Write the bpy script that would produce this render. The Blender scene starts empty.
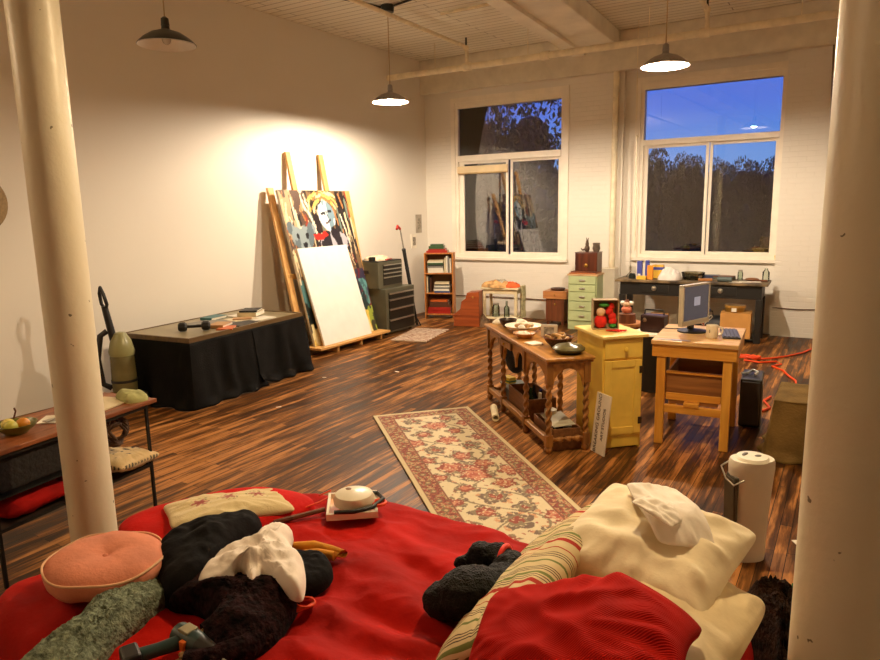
import bpy, bmesh, math, random
import numpy as np
from mathutils import Vector, Matrix, Euler, noise
PI = math.pi
R = math.radians
random.seed(7)
sc = bpy.context.scene
COL = sc.collection

# ------------------------------------------------------------ camera
cam_d = bpy.data.cameras.new('camera')
cam = bpy.data.objects.new('camera', cam_d)
COL.objects.link(cam)
yaw, pitch, roll = 0.5512616, 0.17757679, -0.01959474
cyw, syw, cp, sp = math.cos(yaw), math.sin(yaw), math.cos(pitch), math.sin(pitch)
Fv = Vector((-syw * cp, cyw * cp, -sp))
R0 = Vector((cyw, syw, 0)); U0 = R0.cross(Fv)
Rv = math.cos(roll) * R0 + math.sin(roll) * U0
Uv = -math.sin(roll) * R0 + math.cos(roll) * U0
m3 = Matrix((Rv, Uv, -Fv)).transposed()
cam.matrix_world = Matrix.Translation((0, 0, 1.85)) @ m3.to_4x4()
cam_d.sensor_width = 36.0
cam_d.lens = 674.516 / 880 * 36.0
cam_d.clip_end = 300
sc.camera = cam

# ------------------------------------------------------------ view and world
sc.view_settings.view_transform = 'Standard'
sc.view_settings.look = 'None'
sc.view_settings.gamma = 1
sc.view_settings.use_curve_mapping = False
sc.view_settings.exposure = 0.13
sc.cycles.max_bounces = 10
sc.cycles.diffuse_bounces = 6
sc.cycles.sample_clamp_indirect = 4.0
sc.cycles.caustics_reflective = False
sc.cycles.caustics_refractive = False

w = bpy.data.worlds.new('dusk sky'); sc.world = w; w.use_nodes = True
nt = w.node_tree; nt.nodes.clear()
tc = nt.nodes.new('ShaderNodeTexCoord'); sx = nt.nodes.new('ShaderNodeSeparateXYZ')
rp = nt.nodes.new('ShaderNodeValToRGB'); bg = nt.nodes.new('ShaderNodeBackground'); ow = nt.nodes.new('ShaderNodeOutputWorld')
nt.links.new(tc.outputs['Generated'], sx.inputs[0]); nt.links.new(sx.outputs['Z'], rp.inputs[0])
nt.links.new(rp.outputs[0], bg.inputs[0]); nt.links.new(bg.outputs[0], ow.inputs[0])
rp.color_ramp.elements[0].position = 0.0; rp.color_ramp.elements[0].color = (0.22, 0.42, 0.80, 1)
rp.color_ramp.elements[1].position = 0.30; rp.color_ramp.elements[1].color = (0.05, 0.12, 0.74, 1)
e = rp.color_ramp.elements.new(0.07); e.color = (0.16, 0.36, 0.86, 1)
e = rp.color_ramp.elements.new(0.13); e.color = (0.09, 0.22, 0.86, 1)
bg.inputs[1].default_value = 1.0

LAMP_STRENGTH = 7000.0
LAMP_COLOR = (1.0, 0.81, 0.60)
FILL_STRENGTH = 125.0
FILL_COLOR = (1.0, 0.71, 0.42)

# ------------------------------------------------------------ materials
MATS = {}
def newmat(name):
    m = bpy.data.materials.new(name); m.use_nodes = True
    n = m.node_tree.nodes; b = n['Principled BSDF']
    return m, n, m.node_tree.links, b
def mat(name, col, rough=0.6, metal=0.0, var=0.12, vs=6.0, bump=0.0, bs=40.0, sheen=0.0, stretch=None, col2=None, trans=0.0, coat=0.0, emit=None, spec=None):
    if name in MATS: return MATS[name]
    m, n, l, b = newmat(name)
    b.inputs['Roughness'].default_value = rough
    b.inputs['Metallic'].default_value = metal
    if trans: b.inputs['Transmission Weight'].default_value = trans
    if spec is not None: b.inputs['Specular IOR Level'].default_value = spec
    if coat: b.inputs['Coat Weight'].default_value = coat
    if sheen:
        b.inputs['Sheen Weight'].default_value = sheen
        b.inputs['Sheen Tint'].default_value = (*[min(1, c * 1.5 + .05) for c in col], 1)
    t = n.new('ShaderNodeTexCoord'); src = t.outputs['Object']
    if stretch:
        mp = n.new('ShaderNodeMapping'); mp.inputs['Scale'].default_value = stretch
        l.new(src, mp.inputs[0]); src = mp.outputs[0]
    nz = n.new('ShaderNodeTexNoise'); nz.inputs['Scale'].default_value = vs; nz.inputs['Detail'].default_value = 4
    l.new(src, nz.inputs['Vector'])
    rm = n.new('ShaderNodeValToRGB')
    c2 = col2 if col2 else [c * (1 - 2 * var) for c in col]
    c1 = [min(1, c * (1 + var)) for c in col]
    rm.color_ramp.elements[0].position = .32; rm.color_ramp.elements[1].position = .68
    rm.color_ramp.elements[0].color = (*c2, 1); rm.color_ramp.elements[1].color = (*c1, 1)
    l.new(nz.outputs['Fac'], rm.inputs[0]); l.new(rm.outputs[0], b.inputs['Base Color'])
    if emit: b.inputs['Emission Color'].default_value = (*emit[:3], 1); b.inputs['Emission Strength'].default_value = emit[3]
    if bump:
        nb = n.new('ShaderNodeTexNoise'); nb.inputs['Scale'].default_value = bs; nb.inputs['Detail'].default_value = 5
        l.new(src, nb.inputs['Vector'])
        bp = n.new('ShaderNodeBump'); bp.inputs['Strength'].default_value = bump; bp.inputs['Distance'].default_value = .02
        l.new(nb.outputs['Fac'], bp.inputs['Height']); l.new(bp.outputs[0], b.inputs['Normal'])
    MATS[name] = m
    return m
def wood(name, c1, c2, rough=.45, axis='x', scale=3.0):
    st = {'x': (.6, 9, 9), 'y': (9, .6, 9), 'z': (9, 9, .6)}[axis]
    return mat(name, c1, rough, 0, 0, scale, .15, 8, 0, st, col2=c2)
def attrmat(name, rough=.85, bump=0.2, bs=120, sheen=0.0):
    if name in MATS: return MATS[name]
    m, n, l, b = newmat(name)
    a = n.new('ShaderNodeAttribute'); a.attribute_name = 'Col'
    l.new(a.outputs['Color'], b.inputs['Base Color']); b.inputs['Roughness'].default_value = rough
    if sheen: b.inputs['Sheen Weight'].default_value = sheen
    t = n.new('ShaderNodeTexCoord'); nb = n.new('ShaderNodeTexNoise'); nb.inputs['Scale'].default_value = bs
    l.new(t.outputs['Object'], nb.inputs['Vector'])
    bp = n.new('ShaderNodeBump'); bp.inputs['Strength'].default_value = bump; bp.inputs['Distance'].default_value = .01
    l.new(nb.outputs['Fac'], bp.inputs['Height']); l.new(bp.outputs[0], b.inputs['Normal'])
    MATS[name] = m
    return m
def glassmat(name, col=(1, 1, 1), fac_ior=1.6, rough=0.0):
    if name in MATS: return MATS[name]
    m = bpy.data.materials.new(name); m.use_nodes = True
    n = m.node_tree.nodes; l = m.node_tree.links; n.clear()
    o = n.new('ShaderNodeOutputMaterial'); mx = n.new('ShaderNodeMixShader'); tr = n.new('ShaderNodeBsdfTransparent')
    gl = n.new('ShaderNodeBsdfGlossy'); fr = n.new('ShaderNodeFresnel')
    tr.inputs[0].default_value = (*col, 1); gl.inputs['Roughness'].default_value = rough
    fr.inputs['IOR'].default_value = fac_ior
    l.new(fr.outputs[0], mx.inputs[0]); l.new(tr.outputs[0], mx.inputs[1]); l.new(gl.outputs[0], mx.inputs[2]); l.new(mx.outputs[0], o.inputs[0])
    MATS[name] = m
    return m

# ------------------------------------------------------------ mesh builder
class MB:
    def __init__(s): s.v = []; s.f = []
    def add(s, vs, fs, M=None):
        o = len(s.v)
        for v in vs:
            v = Vector(v)
            s.v.append(M @ v if M is not None else v)
        s.f += [tuple(i + o for i in f) for f in fs]
        return s
    def box(s, cx, cy, cz, sx, sy, sz, rot=None, top=1.0):
        M = Matrix.Translation((cx, cy, cz))
        if rot: M = M @ Euler([R(a) for a in rot]).to_matrix().to_4x4()
        x, y, z = sx / 2, sy / 2, sz / 2; t = top
        return s.add([(-x, -y, -z), (x, -y, -z), (x, y, -z), (-x, y, -z), (-x * t, -y * t, z), (x * t, -y * t, z), (x * t, y * t, z), (-x * t, y * t, z)],
                     [(0, 3, 2, 1), (4, 5, 6, 7), (0, 1, 5, 4), (1, 2, 6, 5), (2, 3, 7, 6), (3, 0, 4, 7)], M)
    def b2(s, x0, x1, y0, y1, z0, z1):
        return s.box((x0 + x1) / 2, (y0 + y1) / 2, (z0 + z1) / 2, abs(x1 - x0), abs(y1 - y0), abs(z1 - z0))
    def tube(s, pts, r, seg=10, closed=False, flat=None):
        pts = [Vector(p) for p in pts]; n = len(pts); rings = []
        rr = r if isinstance(r, (list, tuple)) else [r] * n
        prev = None
        for i, p in enumerate(pts):
            if closed: d = pts[(i + 1) % n] - pts[i - 1]
            else: d = pts[min(i + 1, n - 1)] - pts[max(i - 1, 0)]
            if d.length < 1e-9: d = Vector((0, 0, 1))
            d.normalize()
            if prev is None:
                a = Vector((0, 0, 1)) if abs(d.z) < .9 else Vector((1, 0, 0))
                u = d.cross(a).normalized()
            else:
                u = (prev - d * prev.dot(d)).normalized()
            prev = u; v = d.cross(u)
            fl = flat[i] if flat else 1.0
            rings.append([p + (math.cos(2 * PI * k / seg) * u + math.sin(2 * PI * k / seg) * v * fl) * rr[i] for k in range(seg)])
        vs = [q for g in rings for q in g]; fs = []
        m = n if closed else n - 1
        for i in range(m):
            for k in range(seg):
                a = i * seg + k; b = i * seg + (k + 1) % seg; j = ((i + 1) % n) * seg
                fs.append((a, b, j + (k + 1) % seg, j + k))
        if not closed:
            fs.append(tuple(range(seg))[::-1]); fs.append(tuple((n - 1) * seg + k for k in range(seg)))
        return s.add(vs, fs)
    def cyl(s, cx, cy, z0, z1, r0, r1=None, seg=20):
        return s.tube([(cx, cy, z0), (cx, cy, z1)], [r0, r0 if r1 is None else r1], seg)
    def lathe(s, prof, cx=0, cy=0, cz=0, seg=28, M=None):
        vs = []; fs = []
        for r, z in prof:
            for k in range(seg):
                a = 2 * PI * k / seg
                vs.append((cx + r * math.cos(a), cy + r * math.sin(a), cz + z))
        for i in range(len(prof) - 1):
            for k in range(seg):
                fs.append((i * seg + k, i * seg + (k + 1) % seg, (i + 1) * seg + (k + 1) % seg, (i + 1) * seg + k))
        if prof[0][0] > 1e-6: pass
        return s.add(vs, fs, M)
    def ell(s, c, r, seg=14, rot=None):
        M = Matrix.Translation(c)
        if rot: M = M @ Euler([R(a) for a in rot]).to_matrix().to_4x4()
        h = seg // 2 + 1; vs = [(0, 0, -r[2])]; fs = []
        for i in range(1, h):
            t = -PI / 2 + PI * i / h
            for k in range(seg):
                a = 2 * PI * k / seg
                vs.append((r[0] * math.cos(t) * math.cos(a), r[1] * math.cos(t) * math.sin(a), r[2] * math.sin(t)))
        vs.append((0, 0, r[2])); L = len(vs) - 1
        for k in range(seg):
            fs.append((0, 1 + (k + 1) % seg, 1 + k)); b = 1 + (h - 2) * seg
            fs.append((b + k, b + (k + 1) % seg, L))
        for i in range(h - 2):
            for k in range(seg):
                a = 1 + i * seg
                fs.append((a + k, a + (k + 1) % seg, a + seg + (k + 1) % seg, a + seg + k))
        return s.add(vs, fs, M)
    def prism(s, poly, z0, z1, M=None):
        n = len(poly)
        vs = [(x, y, z0) for x, y in poly] + [(x, y, z1) for x, y in poly]
        fs = [tuple(range(n))[::-1], tuple(range(n, 2 * n))] + [(i, (i + 1) % n, n + (i + 1) % n, n + i) for i in range(n)]
        return s.add(vs, fs, M)
    def build(s, name, m, parent=None, smooth=False, bevel=0.0, loc=None, rot=None, sub=0, rz=None):
        me = bpy.data.meshes.new(name); me.from_pydata([tuple(v) for v in s.v], [], s.f)
        bm = bmesh.new(); bm.from_mesh(me); bmesh.ops.recalc_face_normals(bm, faces=bm.faces); bm.to_mesh(me); bm.free()
        me.materials.append(m)
        if smooth:
            me.polygons.foreach_set('use_smooth', [True] * len(me.polygons))
            me.set_sharp_from_angle(angle=R(42))
        o = bpy.data.objects.new(name, me); COL.objects.link(o)
        if parent is not None: o.parent = parent
        if loc is not None: o.location = loc
        if rot is not None: o.rotation_euler = [R(a) for a in rot]
        if rz is not None: o.rotation_euler.z = R(rz)
        if bevel:
            md = o.modifiers.new('bevel', 'BEVEL'); md.width = bevel; md.segments = 2; md.limit_method = 'ANGLE'
        if sub:
            md = o.modifiers.new('sub', 'SUBSURF'); md.levels = sub; md.render_levels = sub
        return o
def tag(o, label, cat, group=None, kind=None):
    o['label'] = label; o['category'] = cat
    if group: o['group'] = group
    if kind: o['kind'] = kind
    return o
def T(name, label, cat, loc=(0, 0, 0), rz=0, group=None, rot=None):
    o = bpy.data.objects.new(name, None); COL.objects.link(o)
    o.empty_display_size = .05
    o.location = loc
    o.rotation_euler = [R(a) for a in rot] if rot else (0, 0, R(rz))
    return tag(o, label, cat, group)
def S(o, kind='structure'):
    o['kind'] = kind; return o
def copy_tree(o, parent=None):
    c = o.copy(); COL.objects.link(c); c.parent = parent
    for ch in [x for x in KIDS.get(o.name, [])]: copy_tree(ch, c)
    return c
KIDS = {}
def index_kids():
    KIDS.clear()
    for o in COL.objects:
        if o.parent: KIDS.setdefault(o.parent.name, []).append(o)

def fbm(x, y, z=0.0, o=3):
    return noise.fractal(Vector((x, y, z)), 1.0, 2.0, o)
def smooth_outline(pts, n):
    P = [Vector((p[0], p[1])) for p in pts]; m = len(P); out = []
    for i in range(n):
        t = i / n * m; k = int(t); f = t - k
        p0, p1, p2, p3 = P[(k - 1) % m], P[k % m], P[(k + 1) % m], P[(k + 2) % m]
        out.append(.5 * ((2 * p1) + (-p0 + p2) * f + (2 * p0 - 5 * p1 + 4 * p2 - p3) * f * f + (-p0 + 3 * p1 - 3 * p2 + p3) * f ** 3))
    return out
def lump(name, outline, z0, h, m, parent=None, n=120, rings=30, p=2.2, folds=.25, fs=12.0, seed=0.0, stretch=(1, 1), zf=None, top=None, center=None, edge=.012, fine=0.0, ridge=0.0):
    """soft cloth heap over a star-shaped ground outline; all coordinates relative to the outline centre"""
    O = smooth_outline(outline, n)
    c = Vector(center) if center else sum(O, Vector((0, 0))) / n
    vs = []; fs_ = []
    def height(s, x, y):
        prof = max(0.0, 1 - s ** p) ** .5
        nz = fbm(x * fs * stretch[0] + seed, y * fs * stretch[1] + seed * 1.7, seed)
        if ridge:
            nz += ridge * (1 - abs(noise.noise(Vector((x * fs * stretch[0] * 1.3 + seed, y * fs * stretch[1] * 1.3, seed + 5)))) * 3)
        tp = top(x, y) if top else 1.0
        return h * prof * tp * (1 + folds * nz) + edge * prof ** .3 + (fine * fbm(x * 90, y * 90, seed, 2) * prof if fine else 0)
    for r in range(rings):
        s = 1 - (r / rings) ** 1.15
        s = max(s, 0)
        for k in range(n):
            q = c + (O[k] - c) * s
            wob = 1.0
            z = z0 + height(s, q.x, q.y) + (zf(q.x, q.y) if zf else 0)
            vs.append((q.x - c.x, q.y - c.y, z - z0))
    vs.append((0, 0, height(0, c.x, c.y) + (zf(c.x, c.y) if zf else 0)))
    L = len(vs) - 1
    for r in range(rings - 1):
        for k in range(n):
            a = r * n + k; b = r * n + (k + 1) % n
            fs_.append((a, b, b + n, a + n))
    for k in range(n): fs_.append(((rings - 1) * n + k, (rings - 1) * n + (k + 1) % n, L))
    base = len(vs)
    for k in range(n):
        q = c + (O[k] - c) * .97
        vs.append((q.x - c.x, q.y - c.y, (zf(q.x, q.y) if zf else 0) - .004))
    for k in range(n): fs_.append((k, base + k, base + (k + 1) % n, (k + 1) % n))
    fs_.append(tuple(base + k for k in range(n)))
    mb = MB(); mb.add(vs, fs_)
    o = mb.build(name, m, parent, smooth=True)
    o.data.polygons.foreach_set('use_smooth', [True] * len(o.data.polygons))
    o.location = (c.x, c.y, z0)
    return o
def pillow_mesh(W, D, Hh, pinch=.07, wr=.012, seed=0.0, n=44, pw=2.4, bend=None):
    vs = []; fs = []
    for side in (1, -1):
        for i in range(n + 1):
            for j in range(n + 1):
                u = -1 + 2 * i / n; v = -1 + 2 * j / n
                u = math.sin(u * PI / 2) * .35 + u * .65; v = math.sin(v * PI / 2) * .35 + v * .65
                ck = 1 - .085 * (u * u * v * v) ** 2.5
                x = u * W / 2 * (1 - pinch * (1 - v * v)) * ck; y = v * D / 2 * (1 - pinch * (1 - u * u)) * ck
                e_ = (max(0, 1 - abs(u) ** pw) * max(0, 1 - abs(v) ** pw)) ** .5
                z = side * (Hh / 2) * e_
                edge_w = min(1, (1 - max(abs(u), abs(v))) * 6)
                z += wr * .8 * fbm(u * 1.8 + seed, v * 1.8 - seed, side + seed, 2) * edge_w + wr * .35 * (1 - 4 * abs(noise.noise(Vector((u * 2.2 + seed, v * 2.2, seed * 2))))) * edge_w
                rad = noise.noise(Vector((math.atan2(v, u) * 6 + seed, side * 3.0, seed)))
                z += side * wr * .9 * rad * max(abs(u), abs(v)) ** 2 * edge_w
                if bend: z += bend(x, y)
                vs.append((x, y, z))
    m = (n + 1) * (n + 1)
    for sd in (0, 1):
        for i in range(n):
            for j in range(n):
                a = sd * m + i * (n + 1) + j
                fs.append((a, a + n + 1, a + n + 2, a + 1) if sd == 0 else (a, a + 1, a + n + 2, a + n + 1))
    mb = MB(); mb.add(vs, fs)
    return mb
def weld(o, d=.0008):
    bm = bmesh.new(); bm.from_mesh(o.data); bmesh.ops.remove_doubles(bm, verts=bm.verts, dist=d)
    bmesh.ops.recalc_face_normals(bm, faces=bm.faces); bm.to_mesh(o.data); bm.free()
    o.data.polygons.foreach_set('use_smooth', [True] * len(o.data.polygons))
def paint(o, fn):
    """fn(local coordinate) -> rgb, stored as the thing's own surface pattern"""
    me = o.data; a = me.color_attributes.new('Col', 'FLOAT_COLOR', 'POINT')
    for i, v in enumerate(me.vertices):
        c = fn(v.co); a.data[i].color = (c[0], c[1], c[2], 1)
def srgb(r, g, b):
    f = lambda c: (c / 255 / 12.92) if c / 255 <= .04045 else ((c / 255 + .055) / 1.055) ** 2.4
    return (f(r), f(g), f(b))
def text(name, body, size, m, parent, loc, rot, ext=.0008):
    cu = bpy.data.curves.new(name, 'FONT'); cu.body = body; cu.size = size; cu.extrude = ext
    cu.align_x = 'CENTER'; cu.align_y = 'CENTER'
    tmp = bpy.data.objects.new('tmp', cu); COL.objects.link(tmp); bpy.context.view_layer.update()
    me = bpy.data.meshes.new_from_object(tmp.evaluated_get(bpy.context.evaluated_depsgraph_get()))
    bpy.data.objects.remove(tmp); bpy.data.curves.remove(cu); me.materials.clear(); me.materials.append(m)
    o = bpy.data.objects.new(name, me); COL.objects.link(o); o.parent = parent; o.location = loc; o.rotation_euler = rot
    return o

# common materials
white_metal = mat('white paint metal', srgb(225, 215, 195), .45, 0, .05)
black_metal = mat('black metal', (.012, .011, .010), .45, .3, .1)
dark_metal = mat('dark green enamel', (.02, .025, .022), .35, .2, .1)
chrome = mat('chrome', (.6, .6, .6), .25, 1.0, .05)
paper = mat('paper', srgb(235, 228, 212), .7, 0, .05)
black_plastic = mat('black plastic', (.012, .012, .013), .4, 0, .1)
brass = mat('brass', srgb(170, 130, 60), .35, .8, .1)
orange_cord_m = mat('orange cord', srgb(235, 75, 20), .5, 0, .05)
glass = glassmat('clear glass', (.9, .93, .9), 1.35)
#SECTION:ROOM
# ------------------------------------------------------------ the room
def wallmat(name, col, brick=False):
    m, n, l, b = newmat(name)
    t = n.new('ShaderNodeTexCoord')
    nz = n.new('ShaderNodeTexNoise'); nz.inputs['Scale'].default_value = 1.3; nz.inputs['Detail'].default_value = 5
    l.new(t.outputs['Object'], nz.inputs[0])
    rm = n.new('ShaderNodeValToRGB'); rm.color_ramp.elements[0].color = (*[c * .93 for c in col], 1); rm.color_ramp.elements[1].color = (*col, 1)
    l.new(nz.outputs['Fac'], rm.inputs[0]); l.new(rm.outputs[0], b.inputs['Base Color'])
    b.inputs['Roughness'].default_value = .55 if brick else .7
    bp = n.new('ShaderNodeBump')
    if brick:
        mp = n.new('ShaderNodeMapping'); mp.inputs['Rotation'].default_value = (R(90), 0, 0)
        br = n.new('ShaderNodeTexBrick'); br.inputs['Scale'].default_value = 1.0; br.inputs['Brick Width'].default_value = .21
        br.inputs['Row Height'].default_value = .07; br.inputs['Mortar Size'].default_value = .006; br.inputs['Mortar Smooth'].default_value = .6
        br.inputs['Color1'].default_value = (1, 1, 1, 1); br.inputs['Color2'].default_value = (.8, .8, .8, 1); br.inputs['Mortar'].default_value = (0, 0, 0, 1)
        l.new(t.outputs['Object'], mp.inputs[0]); l.new(mp.outputs[0], br.inputs[0]); l.new(br.outputs['Color'], bp.inputs['Height'])
        bp.inputs['Strength'].default_value = .45; bp.inputs['Distance'].default_value = .008
    else:
        n2 = n.new('ShaderNodeTexNoise'); n2.inputs['Scale'].default_value = 25
        l.new(t.outputs['Object'], n2.inputs[0]); l.new(n2.outputs['Fac'], bp.inputs['Height'])
        bp.inputs['Strength'].default_value = .08; bp.inputs['Distance'].default_value = .01
    l.new(bp.outputs[0], b.inputs['Normal'])
    return m
drywall = wallmat('white painted plaster', (.80, .76, .68))
brickwall = wallmat('white painted brick', (.80, .76, .68), True)

def floormat():
    m, n, l, b = newmat('worn maple strip floor')
    t = n.new('ShaderNodeTexCoord')
    mp = n.new('ShaderNodeMapping'); mp.inputs['Rotation'].default_value = (0, 0, R(90))
    l.new(t.outputs['Object'], mp.inputs[0])
    br = n.new('ShaderNodeTexBrick'); br.inputs['Scale'].default_value = 1; br.inputs['Brick Width'].default_value = .95
    br.inputs['Row Height'].default_value = .062; br.inputs['Mortar Size'].default_value = .0022; br.inputs['Bias'].default_value = 0
    br.offset = .37; br.inputs['Color1'].default_value = (0, 0, 0, 1); br.inputs['Color2'].default_value = (1, 1, 1, 1); br.inputs['Mortar'].default_value = (.0, .0, .0, 1)
    l.new(mp.outputs[0], br.inputs[0])
    ms = n.new('ShaderNodeMapping'); ms.inputs['Scale'].default_value = (10, .8, 1); l.new(t.outputs['Object'], ms.inputs[0])
    nz = n.new('ShaderNodeTexNoise'); nz.inputs['Scale'].default_value = 2.2; nz.inputs['Detail'].default_value = 7; nz.inputs['Roughness'].default_value = .65
    l.new(ms.outputs[0], nz.inputs[0])
    n3 = n.new('ShaderNodeTexNoise'); n3.inputs['Scale'].default_value = .55; n3.inputs['Detail'].default_value = 3; l.new(t.outputs['Object'], n3.inputs[0])
    # combine: streak noise + per board tone + large patches
    a1 = n.new('ShaderNodeMath'); a1.operation = 'MULTIPLY_ADD'; l.new(br.outputs['Color'], a1.inputs[0]); a1.inputs[1].default_value = .16; l.new(nz.outputs['Fac'], a1.inputs[2])
    a2 = n.new('ShaderNodeMath'); a2.operation = 'MULTIPLY_ADD'; l.new(n3.outputs['Fac'], a2.inputs[0]); a2.inputs[1].default_value = .55; l.new(a1.outputs[0], a2.inputs[2])
    rm = n.new('ShaderNodeValToRGB'); cr = rm.color_ramp
    cr.elements[0].position = .58; cr.elements[0].color = (.018, .008, .004, 1)
    cr.elements[1].position = 1.12 if False else 1.0; cr.elements[1].color = (.46, .20, .06, 1)
    for p_, c_ in ((.73, (.045, .017, .006)), (.82, (.10, .038, .010)), (.90, (.22, .088, .022))):
        e = cr.elements.new(p_); e.color = (*c_, 1)
    l.new(a2.outputs[0], rm.inputs[0])
    mx = n.new('ShaderNodeMix'); mx.data_type = 'RGBA'; mx.blend_type = 'MULTIPLY'
    inv = n.new('ShaderNodeMath'); inv.operation = 'SUBTRACT'; inv.inputs[0].default_value = 1; l.new(br.outputs['Fac'], inv.inputs[1])
    cb = n.new('ShaderNodeMapRange'); l.new(br.outputs['Fac'], cb.inputs[0]); cb.inputs['To Min'].default_value = 1; cb.inputs['To Max'].default_value = .25
    mx.inputs['Factor'].default_value = 1; l.new(rm.outputs[0], mx.inputs['A']); l.new(cb.outputs[0], mx.inputs['B'])
    l.new(mx.outputs['Result'], b.inputs['Base Color'])
    rr = n.new('ShaderNodeMapRange'); l.new(nz.outputs['Fac'], rr.inputs[0]); rr.inputs['From Min'].default_value = .3; rr.inputs['From Max'].default_value = .7
    rr.inputs['To Min'].default_value = .30; rr.inputs['To Max'].default_value = .52
    b.inputs['Specular IOR Level'].default_value = .13
    l.new(rr.outputs[0], b.inputs['Roughness'])
    bp = n.new('ShaderNodeBump'); bp.inputs['Strength'].default_value = .35; bp.inputs['Distance'].default_value = .004
    ba = n.new('ShaderNodeMath'); ba.operation = 'MULTIPLY_ADD'; l.new(nz.outputs['Fac'], ba.inputs[0]); ba.inputs[1].default_value = .8; l.new(inv.outputs[0], ba.inputs[2])
    l.new(ba.outputs[0], bp.inputs['Height']); l.new(bp.outputs[0], b.inputs['Normal'])
    return m
def ceilmat():
    m, n, l, b = newmat('white painted ceiling boards')
    t = n.new('ShaderNodeTexCoord'); br = n.new('ShaderNodeTexBrick'); br.inputs['Scale'].default_value = 1
    br.inputs['Brick Width'].default_value = 3.2; br.inputs['Row Height'].default_value = .135; br.inputs['Mortar Size'].default_value = .007; br.inputs['Mortar Smooth'].default_value = .3
    br.inputs['Color1'].default_value = (.84, .80, .68, 1); br.inputs['Color2'].default_value = (.78, .74, .62, 1); br.inputs['Mortar'].default_value = (.30, .25, .18, 1)
    l.new(t.outputs['Object'], br.inputs[0]); l.new(br.outputs['Color'], b.inputs['Base Color']); b.inputs['Roughness'].default_value = .6
    bp = n.new('ShaderNodeBump'); bp.inputs['Strength'].default_value = .5; bp.inputs['Distance'].default_value = .006; bp.invert = True
    l.new(br.outputs['Fac'], bp.inputs['Height']); l.new(bp.outputs[0], b.inputs['Normal'])
    return m
XL, XR, YB, YF, ZC = -6.63, 3.4, 10.41, -3.2, 4.35
S(MB().b2(XL - .2, XR + .2, YF - .2, YB + .5, -.12, 0).build('floor', floormat()))
S(MB().b2(XL - .2, XR + .2, YF - .2, YB + .5, ZC, ZC + .12).build('ceiling', ceilmat()))
S(MB().b2(XL - .2, XL, YF - .2, YB + .5, 0, ZC).build('wall_left', drywall))
S(MB().b2(XR, XR + .2, YF - .2, YB + .5, 0, ZC).build('wall_right', drywall))
S(MB().b2(XL, XR, YF - .2, YF, 0, ZC).build('wall_front', drywall))
wb = MB()
# opening 1 in the full-depth wall, opening 2 in the shallow bay
W1 = (-6.02, -4.03, 1.01, 3.62); W2 = (-2.87, -.93, 1.06, 3.62); YW2 = 10.50
wb.b2(XL, W1[0], YB, YB + .4, 0, ZC); wb.b2(W1[1], -3.10, YB, YB + .4, 0, ZC)
wb.b2(W1[0], W1[1], YB, YB + .4, 0, W1[2]); wb.b2(W1[0], W1[1], YB, YB + .4, W1[3], ZC)
wb.b2(-3.10, W2[0], YW2, YB + .4, 0, ZC); wb.b2(W2[0], W2[1], YW2, YB + .4, 0, W2[2]); wb.b2(W2[0], W2[1], YW2, YB + .4, W2[3], ZC)
wb.b2(W2[1], XR, YB, YB + .4, 0, ZC)
S(wb.build('wall_back', brickwall))
# header box along the top of the back wall
S(MB().b2(XL + .001, XR, 10.27, YB, 3.80, ZC).build('trim_1', mat('cream painted timber', (.74, .69, .57), .6, 0, .05, bump=.1), bevel=.01))
# heavy timber ceiling beam, slightly out of square
beam_m = mat('cream painted beam', (.84, .79, .66), .6, 0, .08, 2, bump=.15)
bm_ = MB()
def skewbar(mb, xa, xb, z0, z1, y0, y1, k, yr):
    f = lambda x, y: x + k * (y - yr)
    mb.add([(f(xa, y0), y0, z0), (f(xb, y0), y0, z0), (f(xb, y1), y1, z0), (f(xa, y1), y1, z0), (f(xa, y0), y0, z1), (f(xb, y0), y0, z1), (f(xb, y1), y1, z1), (f(xa, y1), y1, z1)],
           [(0, 3, 2, 1), (4, 5, 6, 7), (0, 1, 5, 4), (1, 2, 6, 5), (2, 3, 7, 6), (3, 0, 4, 7)])
skewbar(bm_, -3.80, -3.12, 4.12, ZC, YF, 10.27, -.05, 9.8)
S(bm_.build('trim_2', beam_m, bevel=.015))
bm_ = MB(); skewbar(bm_, -3.83, -3.63, 4.07, 4.12, YF, 10.27, -.06, 9.8)
S(bm_.build('trim_3', beam_m, bevel=.006))

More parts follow.
